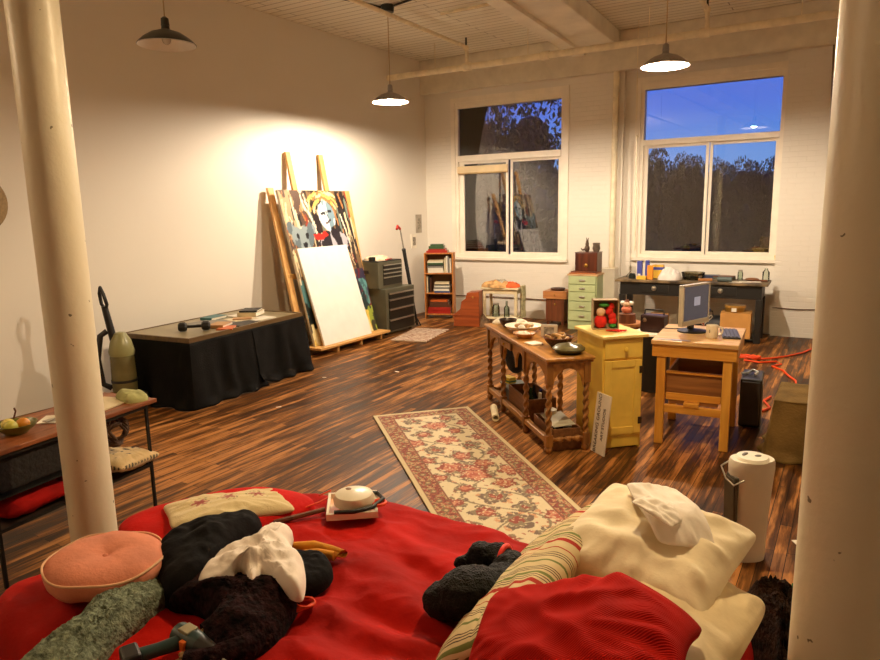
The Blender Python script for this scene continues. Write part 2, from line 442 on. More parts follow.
# windows
frame_m = mat('white window paint', srgb(238, 230, 215), .4, 0, .03)
pane_m = glassmat('window glass', (.95, .96, .97), 2.1)
def window(idx, W, yf, ty0, ty1, lz1, panes, parent_pts, shade=False):
    x0, x1, z0, z1 = W
    root = bpy.data.objects.new('window_%d' % idx, None); COL.objects.link(root); S(root)
    f = MB(); t = .055; y0, y1 = yf + .0, yf + .12
    f.b2(x0, x0 + t, y0, y1, z0, z1); f.b2(x1 - t, x1, y0, y1, z0, z1); f.b2(x0 + t, x1 - t, y0, y1, z0, z0 + t); f.b2(x0 + t, x1 - t, y0, y1, z1 - .10, z1)
    f.b2(x0 + t, x1 - t, y0 - .015, y1 - .001, lz1, ty0)            # transom bar
    f.build('window_frame', frame_m, root)
    s = MB()
    for i, (a, b_) in enumerate(panes):
        yy = yf + (.035 if i == 0 else .065); q = .042
        s = MB(); s.b2(x0 + t if i == 0 else a - q, a, yy, yy + .03, z0 + t, lz1); s.b2(b_, b_ + q if i == 0 else x1 - t, yy, yy + .03, z0 + t, lz1)
        s.b2(a, b_, yy, yy + .03, z0 + t, z0 + t + q); s.b2(a, b_, yy, yy + .03, lz1 - q, lz1)
        s.build('sash', frame_m, root, bevel=.004)
        MB().b2(a, b_, yy + .012, yy + .018, z0 + t + q, lz1 - q).build('window_pane', pane_m, root)
    MB().b2(x0 + t, x1 - t, yf + .05, yf + .056, ty0, z1 - .10).build('window_pane', pane_m, root)
    MB().b2(x0 - .08, x1 + .08, yf - .06, yf - .001, z0 - .045, z0).build('window_sill', frame_m, root)
    c = MB(); k = .075
    c.b2(x0 - k, x0 + .003, yf - .02, yf + .01, z0, z1 + k); c.b2(x1 - .003, x1 + k, yf - .02, yf + .01, z0, z1 + k); c.b2(x0, x1, yf - .02, yf + .01, z1, z1 + k)
    c.build('casing', frame_m, root)
    return root
w1 = window(1, W1, YB, 2.74, 3.5, 2.64, [(-5.87, -5.07), (-4.96, -4.15)], None)
window(2, W2, YW2, 2.80, 3.5, 2.72, [(-2.75, -1.93), (-1.84, -1.03)], None)
sh = T('roller_blind', 'cream roller blind rolled up over the left sash of the left window', 'blind', (-5.46, 10.385, 2.50))
MB().b2(-.50, .46, -.025, .02, -.05, .06).build('valance', mat('cream valance', srgb(220, 200, 160), .5, 0, .05), sh, bevel=.01)
MB().tube([(-.49, 0, -.05), (.45, 0, -.05)], .022, 12).build('blind_roll', mat('tan blind cloth', srgb(200, 172, 125), .8), sh, smooth=True)
#SECTION:OUT
# ------------------------------------------------------------ beyond the windows
S(MB().b2(-70, 30, 11.2, 95, -5.3, -5.2).build('ground', mat('dark grass', (.012, .016, .008), .9, 0, .2, .5)))
leaf_m = mat('dark leaves', (.022, .030, .014), .6, 0, .3, 1.5)
bark_m = mat('dark bark', (.02, .015, .01), .9)
def crown_mesh(seed, n=15000):
    rnd = random.Random(seed); mb = MB(); blobs = []
    for i in range(26):
        a = i * 2.4 + rnd.uniform(-.3, .3); z = -.62 + 1.3 * i / 25; rr = (1 - z * z) ** .5 * rnd.uniform(.35, .75)
        blobs.append((rr * math.cos(a), rr * math.sin(a), z * .95, rnd.uniform(.26, .40)))
    for i in range(n):
        b = rnd.choice(blobs); d = Vector((rnd.gauss(0, 1), rnd.gauss(0, 1), rnd.gauss(0, 1))).normalized() * b[3] * rnd.uniform(.6, 1.0) ** .5 * 1.12
        c = Vector(b[:3]) + d; s = rnd.uniform(.016, .038)
        M = Matrix.Translation(c) @ Euler((rnd.uniform(0, 6), rnd.uniform(0, 6), rnd.uniform(0, 6))).to_matrix().to_4x4()
        mb.add([(-s, 0, 0), (0, -s * .6, .01), (s, 0, 0), (0, s * .6, .01)], [(0, 1, 2, 3)], M)
    for b in blobs: mb.ell(b[:3], (b[3] * .5,) * 3, 10)
    return mb
def tree(x, y, ztop, rx, rz_, label, seed, zc=None):
    g = -5.2
    r = T('tree', label, 'tree', (x, y, g), group=None)
    MB().tube([(0, 0, 0), (.1, 0, (ztop - g) * .4), (0, .1, ztop - g - rz_)], [.28, .2, .1], 8).build('trunk', bark_m, r, smooth=True)
    o = crown_mesh(seed).build('foliage', leaf_m, r); o.scale = (rx, rx, rz_); o.location = (0, 0, ztop - g - rz_ * .95)
    return r
tree(-11.0, 21.0, 5.7, 3.5, 4.4, 'large dark leafy tree filling the upper pane of the left window', 3)
tree(-17.8, 25.0, 6.6, 3.2, 4.0, 'dark tree at the left edge behind the large tree outside the left window', 4)
tdat = [(-12.5, 41, 5.0, 2.4, 'tall dark tree farthest left in the row seen through the right window'),
        (-10.0, 37, 5.1, 2.2, 'highest dark tree seen through the left sash of the right window'),
        (-8.6, 42, 4.7, 1.5, 'dark tree beside the highest one in the right window left sash'),
        (-6.9, 45, 4.0, 1.7, 'lower dark tree behind the centre stile of the right window'),
        (-5.6, 36.5, 3.9, 1.5, 'rounded dark tree in the middle of the right sash view'),
        (-4.3, 41, 4.1, 1.7, 'dark tree near the right edge of the right window'),
        (-2.1, 37, 4.4, 1.9, 'dark tree outside just beyond the right edge of the right window')]
for i, (x, y, zt, r_, lb) in enumerate(tdat): tree(x, y, zt, r_, r_ * 1.9, lb, 10 + i)
hb = MB()
for i in range(46):
    x = -34 + i; hb.ell((x, 56 + .5 * math.sin(i * 2.1), -1.8), (1.3, 1.6, 4.3 + .7 * math.sin(i * 1.3) + .4 * math.sin(i * 3.1)), 10)
S(hb.build('hedge_line', leaf_m), 'stuff'); COL.objects['hedge_line']['label'] = 'continuous dark woodland behind the single trees'; COL.objects['hedge_line']['category'] = 'woodland'

# ------------------------------------------------------------ pendant lamps
def lampmats(name='lit bulb', k=1.0, col=LAMP_COLOR):
    m = bpy.data.materials.new(name); m.use_nodes = True; n = m.node_tree.nodes; n.clear()
    o = n.new('ShaderNodeOutputMaterial'); e = n.new('ShaderNodeEmission'); e.inputs[0].default_value = (*col, 1); e.inputs[1].default_value = LAMP_STRENGTH * k
    m.node_tree.links.new(e.outputs[0], o.inputs[0]); return m
bulb_lit = lampmats()
bulb_bed = lampmats('lit warm bulb', .72, (1.0, .73, .40))
shade_bloom = mat('bloom greyed shade', (.30, .28, .27), .35, .1, .1)  # dark enamel of lit lamps, with the bulb's bloom put into the colour
shade_out = mat('dark shade enamel', (.03, .034, .03), .35, .1, .1)
shade_in = mat('white shade enamel', (.88, .86, .82), .35, 0, .02)
def pendant(x, y, z, lit, label, skew=0.0, d=.23, bulb=None):
    r = T('pendant_lamp', label, 'lamp', (x, y, z), group='dome shaded pendant lamps')
    so = shade_bloom if lit else shade_out
    prof = [(.030, .150), (.034, .118), (.06, .108), (.12, .088), (.18, .05), (.215, .018), (.23, .0)]
    k = d / .23; prof = [(a * k, b) for a, b in prof]
    MB().lathe(prof, seg=40).build('lamp_shade', so, r, smooth=True)
    MB().lathe([(a * .985, b - .004) for a, b in prof], seg=40).build('shade_lining', shade_in, r, smooth=True)
    MB().tube([(0, 0, .145), (0, 0, .20), (0, 0, .215)], [.034, .03, .012], 16).build('socket_cap', so, r, smooth=True)
    MB().tube([(0, 0, .20), (skew, 0, ZC - z - .05)], .006, 6).build('cord', mat('pale cord', srgb(190, 165, 125), .7), r)
    b = MB().lathe([(.012, .09), (.022, .075), (.034, .052), (.036, .035), (.028, .015), (.012, .003), (.0001, .0)], seg=14)
    b.build('bulb', (bulb or bulb_lit) if lit else mat('unlit bulb', (.7, .68, .62), .2), r, smooth=True)
    return r
pendant(-5.18, 7.33, 3.2, True, 'lit dome pendant lamp hanging nearest the tall easel')
pendant(-1.74, 7.19, 3.2, True, 'lit dome pendant lamp hanging in front of the right window')
pendant(-4.88, 3.80, 3.2, False, 'unlit black dome pendant lamp high before the left wall')
pendant(-1.15, 3.60, 3.3, True, 'lit dome pendant lamp hanging above the floor between bed and pine table', bulb=bulb_bed)

def globe(x, y, z, label, r0=.13):
    r = T('fill_globe', label, 'lamp', (x, y, z))
    m = bpy.data.materials.get('added fill glow')
    if not m:
        m = bpy.data.materials.new('added fill glow'); m.use_nodes = True; n = m.node_tree.nodes; n.clear()
        o = n.new('ShaderNodeOutputMaterial'); e = n.new('ShaderNodeEmission'); e.inputs[0].default_value = (*FILL_COLOR, 1); e.inputs[1].default_value = FILL_STRENGTH
        m.node_tree.links.new(e.outputs[0], o.inputs[0])
    MB().ell((0, 0, 0), (r0, r0, r0), 20).build('globe', m, r, smooth=True)
    MB().tube([(0, 0, r0 - .01), (0, 0, r0 + .05)], .05, 16).build('socket_cap', shade_out, r, smooth=True)
    MB().tube([(0, 0, r0), (0, 0, ZC - z)], .006, 6).build('cord', pipe_m_, r)
pipe_m_ = mat('pale cord', srgb(190, 165, 125), .7)
globe(-6.05, -0.3, 3.3, 'unseen fill globe added near the left wall before the column')  # out-of-view globe added to raise the ambient fill

# ------------------------------------------------------------ pipes and cables
pipe_m = mat('cream painted pipe', srgb(238, 226, 196), .45, 0, .08, 8)
mp_ = T('ceiling_pipe', 'long cream pipe running across the room below the ceiling before the windows', 'pipe', (-6.63, 9.33, 3.94))
MB().tube([(0, 0, 0), (XR + 6.63, 0, 0)], .045, 14).build('pipe_run', pipe_m, mp_, smooth=True)
for xx in (1.46, 2.72, 4.84, 4.3):
    MB().tube([(xx - .06, 0, 0), (xx + .06, 0, 0)], .06, 14).build('coupling', pipe_m, mp_, smooth=True)
for xx in (.9, 2.45, 4.15, 5.9, 8.3):
    MB().tube([(xx, 0, .04), (xx, 0, ZC - 3.94)], .006, 6).build('hanger_rod', pipe_m, mp_)
def branch(name, label, x0, y0, x1, y1, zz):
    t = T(name, label, 'pipe', (x1, y1, zz))
    MB().tube([(x0 - x1, y0 - y1, .0), (-.005, -.10, 0), (0, -.03, -.02), (0, 0, -.08), (0, 0, 3.98 - zz)], .028, 12).build('pipe_run', pipe_m, t, smooth=True)
    MB().ell((0, -.02, -.02), (.045, .045, .045), 10).build('elbow', pipe_m, t, smooth=True)
    MB().tube([(0, -.02, 0), (0, -.02, ZC - zz)], .014, 8).build('hanger', black_metal, t)
branch('branch_pipe', 'thin cream branch pipe over the corner lamp joining the long pipe', -4.86, YF + .05, -5.17, 9.33, 4.22)
branch('branch_pipe', 'thin cream branch pipe right of the beam, above the right window lamp', -1.55, YF + .05, -1.77, 9.33, 4.22)
MB_ = MB().tube([(-4.75, 7.9, 4.31), (-3.85, 7.9, 4.31)], .02, 8); tag(MB_.build('conduit_stub', pipe_m, smooth=True), 'short cream conduit along the ceiling left of the timber beam', 'conduit')
cb = T('junction_box', 'dark round junction box on ceiling above the lamp near the easel', 'junction box', (-5.18, 7.33, 4.30))
MB().cyl(0, 0, -.03, .05, .075, .085).build('box_body', dark_metal, cb, smooth=True)
MB().tube([(-.06, 0, .03), (-.35, -.9, .035), (-.5, -2.4, .035)], .014, 8).build('conduit', black_metal, cb, smooth=True)
MB().tube([(.06, 0, .03), (.75, -.15, .035), (1.35, -.4, .035)], .014, 8).build('conduit', black_metal, cb, smooth=True)
vp = T('downpipe', 'cream vertical pipe boxed in at its foot between the two windows', 'pipe', (-3.21, 10.36, 0))
MB().tube([(0, 0, .9), (0, 0, 3.8)], .045, 14).build('pipe_run', pipe_m, vp, smooth=True)
MB().b2(-.11, .10, -.16, .045, 0, .90).build('boxing', mat('white box paint', srgb(235, 226, 208), .5, 0, .03), vp, bevel=.008)
pc = T('pull_cord', 'pale hanging cord with a thin rod beside the right window', 'cord', (-2.72, 9.86, 1.2))
MB().tube([(-.03, 0, 1.82), (-.05, 0, ZC - 1.2)], .005, 6).build('cord', pipe_m, pc)
MB().tube([(0, 0, 0), (-.01, 0, .8), (-.02, 0, 1.58)], .011, 8).build('rod', mat('pale rod', srgb(240, 228, 200), .4), pc, smooth=True)
MB().ell((-.02, 0, 1.60), (.02, .02, .02), 8).build('knob', mat('pale rod', srgb(240, 228, 200), .4), pc, smooth=True)
c1 = T('wall_conduit', 'dark vertical conduit pair with switch box at the right end of brick wall', 'conduit', (-.36, 10.38, 0))
MB().tube([(.06, 0, 0), (.03, 0, 1.2), (-.02, 0, 2.6), (-.08, -.05, ZC)], .010, 8).build('conduit', mat('dark conduit', srgb(110, 85, 60), .5), c1, smooth=True)
MB().tube([(.10, 0, .0), (.09, 0, 2.4), (.03, -.04, ZC)], .013, 8).build('conduit', mat('tan conduit', srgb(190, 160, 120), .5), c1, smooth=True)
MB().b2(.03, .15, -.05, .03, .98, 1.12).build('switch_box', mat('grey box', srgb(160, 150, 130), .4), c1, bevel=.006)
MB().b2(-.0, .09, -.04, .03, .36, .44).build('outlet_box', mat('tan box', srgb(170, 130, 90), .4), c1, bevel=.006)
o = MB().tube([(-6.05, 10.39, .32), (-5.2, 10.385, .335), (-4.3, 10.39, .33), (-3.33, 10.39, .34)], .008, 6).build('wall_cable', mat('dark cable', srgb(90, 60, 40), .6), smooth=True)
tag(o, 'dark cable strung low along brick wall under the left window', 'cable')
o = MB().tube([(-.92, 10.395, .40), (-.6, 10.395, .39), (-.37, 10.395, .405)], .007, 6).build('wall_cable', mat('dark cable', srgb(90, 60, 40), .6), smooth=True)
tag(o, 'short dark cable low on brick wall right of the black workbench', 'cable')
mats_ = [('picture_frame', 10.12, 1.60, .09, .16, 'small framed grey picture on left wall near the corner'), ('wall_switch', 9.95, 1.30, .08, .12, 'small white plate with dark marks below the corner picture')]
for nm, yy, zz, ww, hh, lb in mats_:
    t = T(nm, lb, 'picture' if 'pic' in nm else 'wall plate', (-6.63, yy, zz))
    MB().b2(0, .015, -ww, ww, -hh, hh).build('plate', mat('grey print', srgb(170, 160, 145), .6) if 'pic' in nm else paper, t, bevel=.003)
    MB().b2(.014, .019, -ww * .55, ww * .55, -hh * .6, hh * .6).build('print' if 'pic' in nm else 'toggle', mat('dark print', srgb(70, 62, 55), .5, 0, .5, 40, col2=srgb(180, 170, 150)), t)
t = T('wall_disc', 'round dull brown disc hanging on left wall behind the left column', 'wall hanging', (-6.62, 3.02, 1.98))
MB().lathe([(0.0001, .035), (.16, .03), (.25, .02), (.27, .0)], M=Euler((0, R(90), 0)).to_matrix().to_4x4(), seg=36).build('disc', mat('dull straw', srgb(150, 125, 85), .8, 0, .15, 30), t, smooth=True)

# ------------------------------------------------------------ columns
def colmat():
    m, n, l, b = newmat('cream column paint with chips')
    t = n.new('ShaderNodeTexCoord'); nz = n.new('ShaderNodeTexNoise'); nz.inputs['Scale'].default_value = 17; nz.inputs['Detail'].default_value = 3; nz.inputs['Roughness'].default_value = .5
    l.new(t.outputs['Object'], nz.inputs[0])
    rm = n.new('ShaderNodeValToRGB'); rm.color_ramp.elements[0].position = .725; rm.color_ramp.elements[0].color = (.74, .68, .53, 1)
    rm.color_ramp.elements[1].position = .735; rm.color_ramp.elements[1].color = (.18, .16, .10, 1)
    l.new(nz.outputs['Fac'], rm.inputs[0]); l.new(rm.outputs[0], b.inputs['Base Color']); b.inputs['Roughness'].default_value = .38
    bp = n.new('ShaderNodeBump'); bp.inputs['Strength'].default_value = .4; bp.inputs['Distance'].default_value = .01
    n2 = n.new('ShaderNodeTexNoise'); n2.inputs['Scale'].default_value = 14; n2.inputs['Detail'].default_value = 4; l.new(t.outputs['Object'], n2.inputs[0])
    l.new(n2.outputs['Fac'], bp.inputs['Height']); l.new(bp.outputs[0], b.inputs['Normal']); return m
col_m = colmat()
for x, y, r_, lb in ((-3.20, 1.80, .108, 'round cream painted iron column at left behind the pink cushion'), (.046, 1.81, .115, 'thick round cream column at the right edge beside the pillows')):
    c = T('column', lb, 'column', (x, y, 0))
    MB().lathe([(r_, .0), (r_, ZC - .32)], seg=48).build('shaft', col_m, c, smooth=True)
    MB().b2(-r_ - .06, r_ + .06, -r_ - .06, r_ + .06, ZC - .12, ZC).build('cap_plate', col_m, c, bevel=.008)
    MB().lathe([(r_, ZC - .34), (r_ + .05, ZC - .16), (r_ + .055, ZC - .12), (.0, ZC - .12)], seg=48).build('capital', col_m, c, smooth=True)
    MB().lathe([(r_ + .035, 0), (r_ + .035, .06), (r_, .10)], seg=48).build('base_ring', col_m, c, smooth=True)
#SECTION:FAR
# ================================================================ far end of the room
# ------------------------------------------------------------ easel, painting, canvas
pine = wood('pale pine', srgb(226, 180, 112), srgb(196, 142, 78), .5, 'z', 3)
pine_h = wood('pale pine board', srgb(222, 176, 108), srgb(190, 138, 76), .5, 'y', 3)
ez = T('studio_easel', 'tall homemade pine easel leaning against the left wall', 'easel', (-5.95, 7.15, 0))
def beamseg(a, b, wx, wy):
    a = Vector(a); b = Vector(b); mb = MB(); hx, hy = wx / 2, wy / 2
    mb.add([(a.x - hx, a.y - hy, a.z), (a.x + hx, a.y - hy, a.z), (a.x + hx, a.y + hy, a.z), (a.x - hx, a.y + hy, a.z),
            (b.x - hx, b.y - hy, b.z), (b.x + hx, b.y - hy, b.z), (b.x + hx, b.y + hy, b.z), (b.x - hx, b.y + hy, b.z)],
           [(0, 3, 2, 1), (4, 5, 6, 7), (0, 1, 5, 4), (1, 2, 6, 5), (2, 3, 7, 6), (3, 0, 4, 7)])
    return mb
beamseg((-.04, -.76, 0.0), (-.60, -.66, 2.16), .04, .10).build('post', pine, ez, bevel=.004)
beamseg((-.04, .70, 0.0), (-.60, .90, 2.14), .04, .10).build('post', pine, ez, bevel=.004)
beamseg((-.08, -.30, 0.05), (-.64, -.26, 2.64), .04, .085).build('upright', pine, ez, bevel=.004)
beamseg((-.08, .30, 0.05), (-.64, .40, 2.64), .04, .085).build('upright', pine, ez, bevel=.004)
MB().b2(-.10, .22, -.74, .78, .085, .115).build('tray', pine_h, ez, bevel=.004)
for y in (-.34, .16, .62): MB().b2(-.05, .17, y - .02, y + .02, 0, .085).build('foot_block', pine_h, ez, bevel=.003)
MB().b2(-.32, -.28, -.74, .80, .98, 1.05).build('cross_rail', pine_h, ez, bevel=.003)

def paintfn(W_, H_):
    def seg(px, py, ax, ay, bx, by):
        dx, dy = bx - ax, by - ay; t = max(0, min(1, ((px - ax) * dx + (py - ay) * dy) / (dx * dx + dy * dy)))
        return math.hypot(px - ax - t * dx, py - ay - t * dy)
    rnd = random.Random(5)
    strokes = []
    pal_top = [srgb(*c) for c in ((222, 205, 165), (150, 60, 40), (60, 45, 40), (200, 180, 140), (110, 130, 120), (235, 225, 200), (175, 120, 70), (30, 28, 30))]
    for i in range(110):
        u = rnd.uniform(0, 1); v = rnd.uniform(.55, 1); a = rnd.gauss(1.45, .25)
        L = rnd.uniform(.05, .22); strokes.append((u, v, u + L * math.cos(a), v - L * math.sin(a), rnd.uniform(.004, .013), rnd.choice(pal_top)))
    for i in range(40):   # hair arcs
        t0 = rnd.uniform(.2, 2.6); rr = rnd.uniform(.18, .30); t1 = t0 + rnd.uniform(.3, .7)
        strokes.append((.60 + rr * math.cos(t0) * .9, .84 + rr * math.sin(t0) * .55, .60 + rr * math.cos(t1) * .9, .84 + rr * math.sin(t1) * .55, rnd.uniform(.005, .012), rnd.choice([srgb(210, 175, 95), srgb(235, 215, 160), srgb(40, 30, 28), srgb(150, 110, 60)])))
    low = []
    for i in range(60):
        u = rnd.uniform(0, .35) if i % 2 else rnd.uniform(.8, 1); v = rnd.uniform(0, .45)
        low.append((u, v, u + rnd.uniform(-.05, .05), v + rnd.uniform(-.1, .1), rnd.uniform(.008, .03), rnd.choice([srgb(*c) for c in ((95, 150, 150), (20, 40, 45), (60, 110, 115), (15, 22, 20), (140, 160, 150))]) if v > .16 else rnd.choice([srgb(*c) for c in ((225, 195, 90), (240, 225, 170), (180, 140, 50), (60, 60, 40))])))
    def f(co):
        u = co.y / W_ + .5; v = co.z / H_
        n1 = fbm(u * 3, v * 3, 1.0); n2 = fbm(u * 8 + 4, v * 4, 7.0)
        uu = u + .03 * n1; vv = v + .03 * n2
        if v > .42:
            c = srgb(175, 150, 115) if n1 > 0 else srgb(90, 70, 60)
            if n2 > .25: c = srgb(225, 212, 180)
            if uu > .35: c = srgb(40, 34, 34) if n2 > -.1 else srgb(120, 95, 65)
        elif v > .14: c = srgb(75, 120, 122) if n1 > -.15 else srgb(25, 40, 42)
        else: c = srgb(215, 185, 100) if n2 > 0 else srgb(235, 220, 170)
        if u > .8 and v < .45: c = srgb(110, 35, 40) if n2 > .0 else srgb(50, 45, 70)
        if u > .8 and v < .18: c = srgb(150, 165, 60)
        for (ax, ay, bx, by, ww, cc) in (strokes if v > .38 else low):
            if seg(uu, vv, ax, ay, bx, by) < ww: c = cc
        # dark garment, pale face, grey figure
        if (uu - .66) ** 2 / .05 + (vv - .655) ** 2 / .006 < 1: c = srgb(38, 34, 40) if n2 < .15 else srgb(175, 175, 185)
        fa = (uu - .60) ** 2 / .017 + (vv - .825) ** 2 / .010
        if fa < 1:
            c = srgb(215, 225, 228) if n2 > -.15 else srgb(120, 150, 165)
            if uu < .55 and n1 > 0: c = srgb(70, 100, 125)
            if abs(vv - .848) < .008 and (abs(uu - .545) < .035 or abs(uu - .655) < .035): c = srgb(25, 25, 35)
            if abs(vv - .785) < .007 and abs(uu - .60) < .045: c = srgb(70, 40, 40)
            if seg(uu, vv, .60, .855, .615, .81) < .008: c = srgb(90, 105, 115)
        ko = (uu - .20) ** 2 / .022 + (vv - .68) ** 2 / .008
        if ko < 1 or (uu - .07) ** 2 + (vv - .745) ** 2 * 2.2 < .0035 or (uu - .33) ** 2 + (vv - .745) ** 2 * 2.2 < .0028:
            c = srgb(140, 155, 160) if n2 > -.1 else srgb(95, 110, 118)
            if (uu - .14) ** 2 + (vv - .70) ** 2 < .0004 or (uu - .26) ** 2 + (vv - .70) ** 2 < .0004: c = srgb(15, 15, 18)
            if (uu - .21) ** 2 / .0012 + (vv - .655) ** 2 / .0006 < 1: c = srgb(22, 22, 26)
        if (uu - .45) ** 2 / .012 + (vv - .695) ** 2 / .0005 < 1: c = srgb(190, 45, 35)
        return c
    return f
PW, PH = 1.36, 2.08
lean = math.atan2(.52, 2.03)
pt = T('painting', 'large loose portrait painting in teal, cream and red on the easel', 'painting', (-5.90, 7.17, .118))
pt.rotation_euler = (0, -lean, R(0))
mb = MB(); nu, nv = 110, 170
vs = [(.0, -PW / 2 + PW * i / nu, PH * j / nv) for j in range(nv + 1) for i in range(nu + 1)]
mb.add(vs, [(j * (nu + 1) + i, j * (nu + 1) + i + 1, (j + 1) * (nu + 1) + i + 1, (j + 1) * (nu + 1) + i) for j in range(nv) for i in range(nu)])
o = mb.build('painted_face', attrmat('oil paint', .35, .3, 60), pt); paint(o, paintfn(PW, PH))
MB().b2(-.035, -.001, -PW / 2, PW / 2, 0, PH).build('stretcher', mat('canvas edge', srgb(215, 205, 190), .8), pt)
cv = T('blank_canvas', 'blank white canvas leaning in front of the painting on the easel', 'canvas', (-5.80, 7.10, .118))
cv.rotation_euler = (0, -R(17.5), 0)
MB().b2(-.03, 0, -.535, .475, 0, 1.32).build('canvas_face', mat('primed canvas', (.86, .84, .80), .7, 0, .02), cv, bevel=.004)
MB().b2(-.045, -.03, -.53, .47, .01, 1.31).build('stretcher', pine_h, cv)

# ------------------------------------------------------------ grey tool chests
tool = mat('grey green tool steel', srgb(98, 96, 78), .42, .3, .06)
tool_d = mat('drawer steel', srgb(40, 38, 32), .4, .4, .1)
silver = mat('brushed trim', srgb(190, 188, 178), .3, .9, .05)
t = T('tool_cabinet', 'grey steel roller tool cabinet standing on the floor beside the easel', 'tool chest', (-6.14, 8.40, 0))
MB().b2(-.28, .28, -.38, .38, .03, .69).build('body', tool, t, bevel=.008)
for i, (z0, z1) in enumerate(((.545, .63), (.40, .535), (.24, .39), (.06, .23))):
    d = MB().b2(.27, .295, -.31, .33, z0, z1).build('drawer', tool_d, t, bevel=.003)
    MB().b2(.293, .31, -.31, .33, z1 - .022, z1).build('handle', silver, d, bevel=.002)
for a, b_ in ((-.22, -.32), (.22, -.32), (-.22, .32), (.22, .32)): MB().cyl(a, b_, 0, .035, .03).build('caster', black_plastic, t, smooth=True)
t = T('tool_chest', 'grey steel top tool chest stacked on the roller cabinet', 'tool chest', (-6.20, 8.30, .69))
MB().b2(-.24, .24, -.31, .31, .0, .40).build('body', tool, t, bevel=.008)
for z0, z1 in ((.30, .355), (.24, .29), (.18, .23), (.05, .17)):
    d = MB().b2(.23, .25, -.19, .27, z0, z1).build('drawer', tool_d, t, bevel=.002)
    MB().b2(.248, .262, -.19, .27, z1 - .014, z1).build('handle', silver, d, bevel=.002)
MB().b2(-.06, .06, -.32, -.305, .23, .28).build('side_handle', black_plastic, t, bevel=.003)
MB().b2(-.235, .235, -.305, .305, .40, .415).build('lid', tool_d, t, bevel=.004)
def single(mb, name, m, label, cat, loc, rz=0, group=None, smooth=False, bevel=0.0, rot=None):
    o = mb.build(name, m, smooth=smooth, bevel=bevel, loc=loc, rot=rot if rot else (0, 0, rz)); return tag(o, label, cat, group)
single(MB().lathe([(.0001, 0), (.05, 0), (.055, .05), (.05, .055), (.045, .01), (.0001, .008)]), 'tin', dark_metal, 'small dark tin on the top tool chest, nearest the easel', 'tin', (-6.12, 8.06, 1.106), smooth=True)
lump('rag', [(-6.32, 8.12), (-6.1, 8.1), (-6.02, 8.3), (-6.12, 8.48), (-6.33, 8.45)], 1.106, .05, mat('cream rag', srgb(225, 205, 175), .9), folds=.5, fs=14).update_tag()
tag(COL.objects['rag'], 'crumpled cream rag on top of the tool chest', 'rag')
single(MB().tube([(0, -.12, .012), (0, .12, .012)], .011, 8), 'screwdriver', mat('red plastic', srgb(170, 40, 25), .4), 'red handled tool on the top tool chest', 'tool', (-5.99, 8.30, 1.106), 15, smooth=True)

# ------------------------------------------------------------ light stand
t = T('boom_stand', 'folded black boom stand leaning in the corner beside bookshelf', 'stand', (-5.93, 8.95, 0))
L_ = Vector((-.20, -.12, 1.55))
MB().tube([(0, 0, 0.02), tuple(L_ * .45)], .020, 10).build('lower_tube', black_metal, t, smooth=True)
MB().tube([tuple(L_ * .42), tuple(L_ * .80)], .030, 10).build('folded_legs', black_metal, t, smooth=True)
MB().tube([tuple(L_ * .78), tuple(L_)], .012, 8).build('boom', chrome, t, smooth=True)
for q in (.42, .60, .79): MB().ell(tuple(L_ * q), (.035, .035, .03), 8).build('clamp', black_plastic, t, smooth=True)
MB().tube([tuple(L_), tuple(L_ + Vector((.0, -.07, .05))), tuple(L_ + Vector((.02, -.12, .0)))], .02, 8).build('clip', mat('red plastic', srgb(170, 40, 25), .4), t, smooth=True)
for a in (0, 120, 240): MB().tube([(0, 0, .12), (.07 * math.cos(R(a)), .07 * math.sin(R(a)), .01)], .009, 6).build('foot', black_metal, t)

# ------------------------------------------------------------ bookshelf
shelfwood = wood('orange shelf pine', srgb(196, 128, 62), srgb(160, 96, 42), .45, 'z', 3)
bk = T('bookshelf', 'small orange pine bookshelf in the corner under the pictures', 'bookshelf', (-6.03, 9.84, 0), 21)
SW, SD, SH = .50, .24, 1.12
MB().b2(-SW / 2, -SW / 2 + .022, -SD / 2, SD / 2, 0, SH).build('side_panel', shelfwood, bk, bevel=.003)
MB().b2(SW / 2 - .022, SW / 2, -SD / 2, SD / 2, 0, SH).build('side_panel', shelfwood, bk, bevel=.003)
MB().b2(-SW / 2 + .022, SW / 2 - .022, SD / 2 - .01, SD / 2, .04, SH).build('back_panel', mat('dark back board', srgb(110, 72, 38), .7), bk)
SZ = [.06, .42, .76, SH - .022]
for z in SZ: MB().b2(-SW / 2 + .022, SW / 2 - .022, -SD / 2, SD / 2 - .01, z, z + .022).build('shelf', shelfwood, bk, bevel=.003)
bkM = bk.matrix_basis.copy()
BC = {'white': srgb(225, 220, 205), 'cream': srgb(215, 200, 165), 'grey': srgb(120, 118, 112), 'black': srgb(25, 24, 25), 'red': srgb(165, 35, 22), 'blue': srgb(50, 75, 130), 'green': srgb(55, 85, 50), 'tan': srgb(180, 135, 85), 'orange': srgb(200, 95, 35), 'brown': srgb(90, 50, 28), 'teal': srgb(60, 110, 115)}
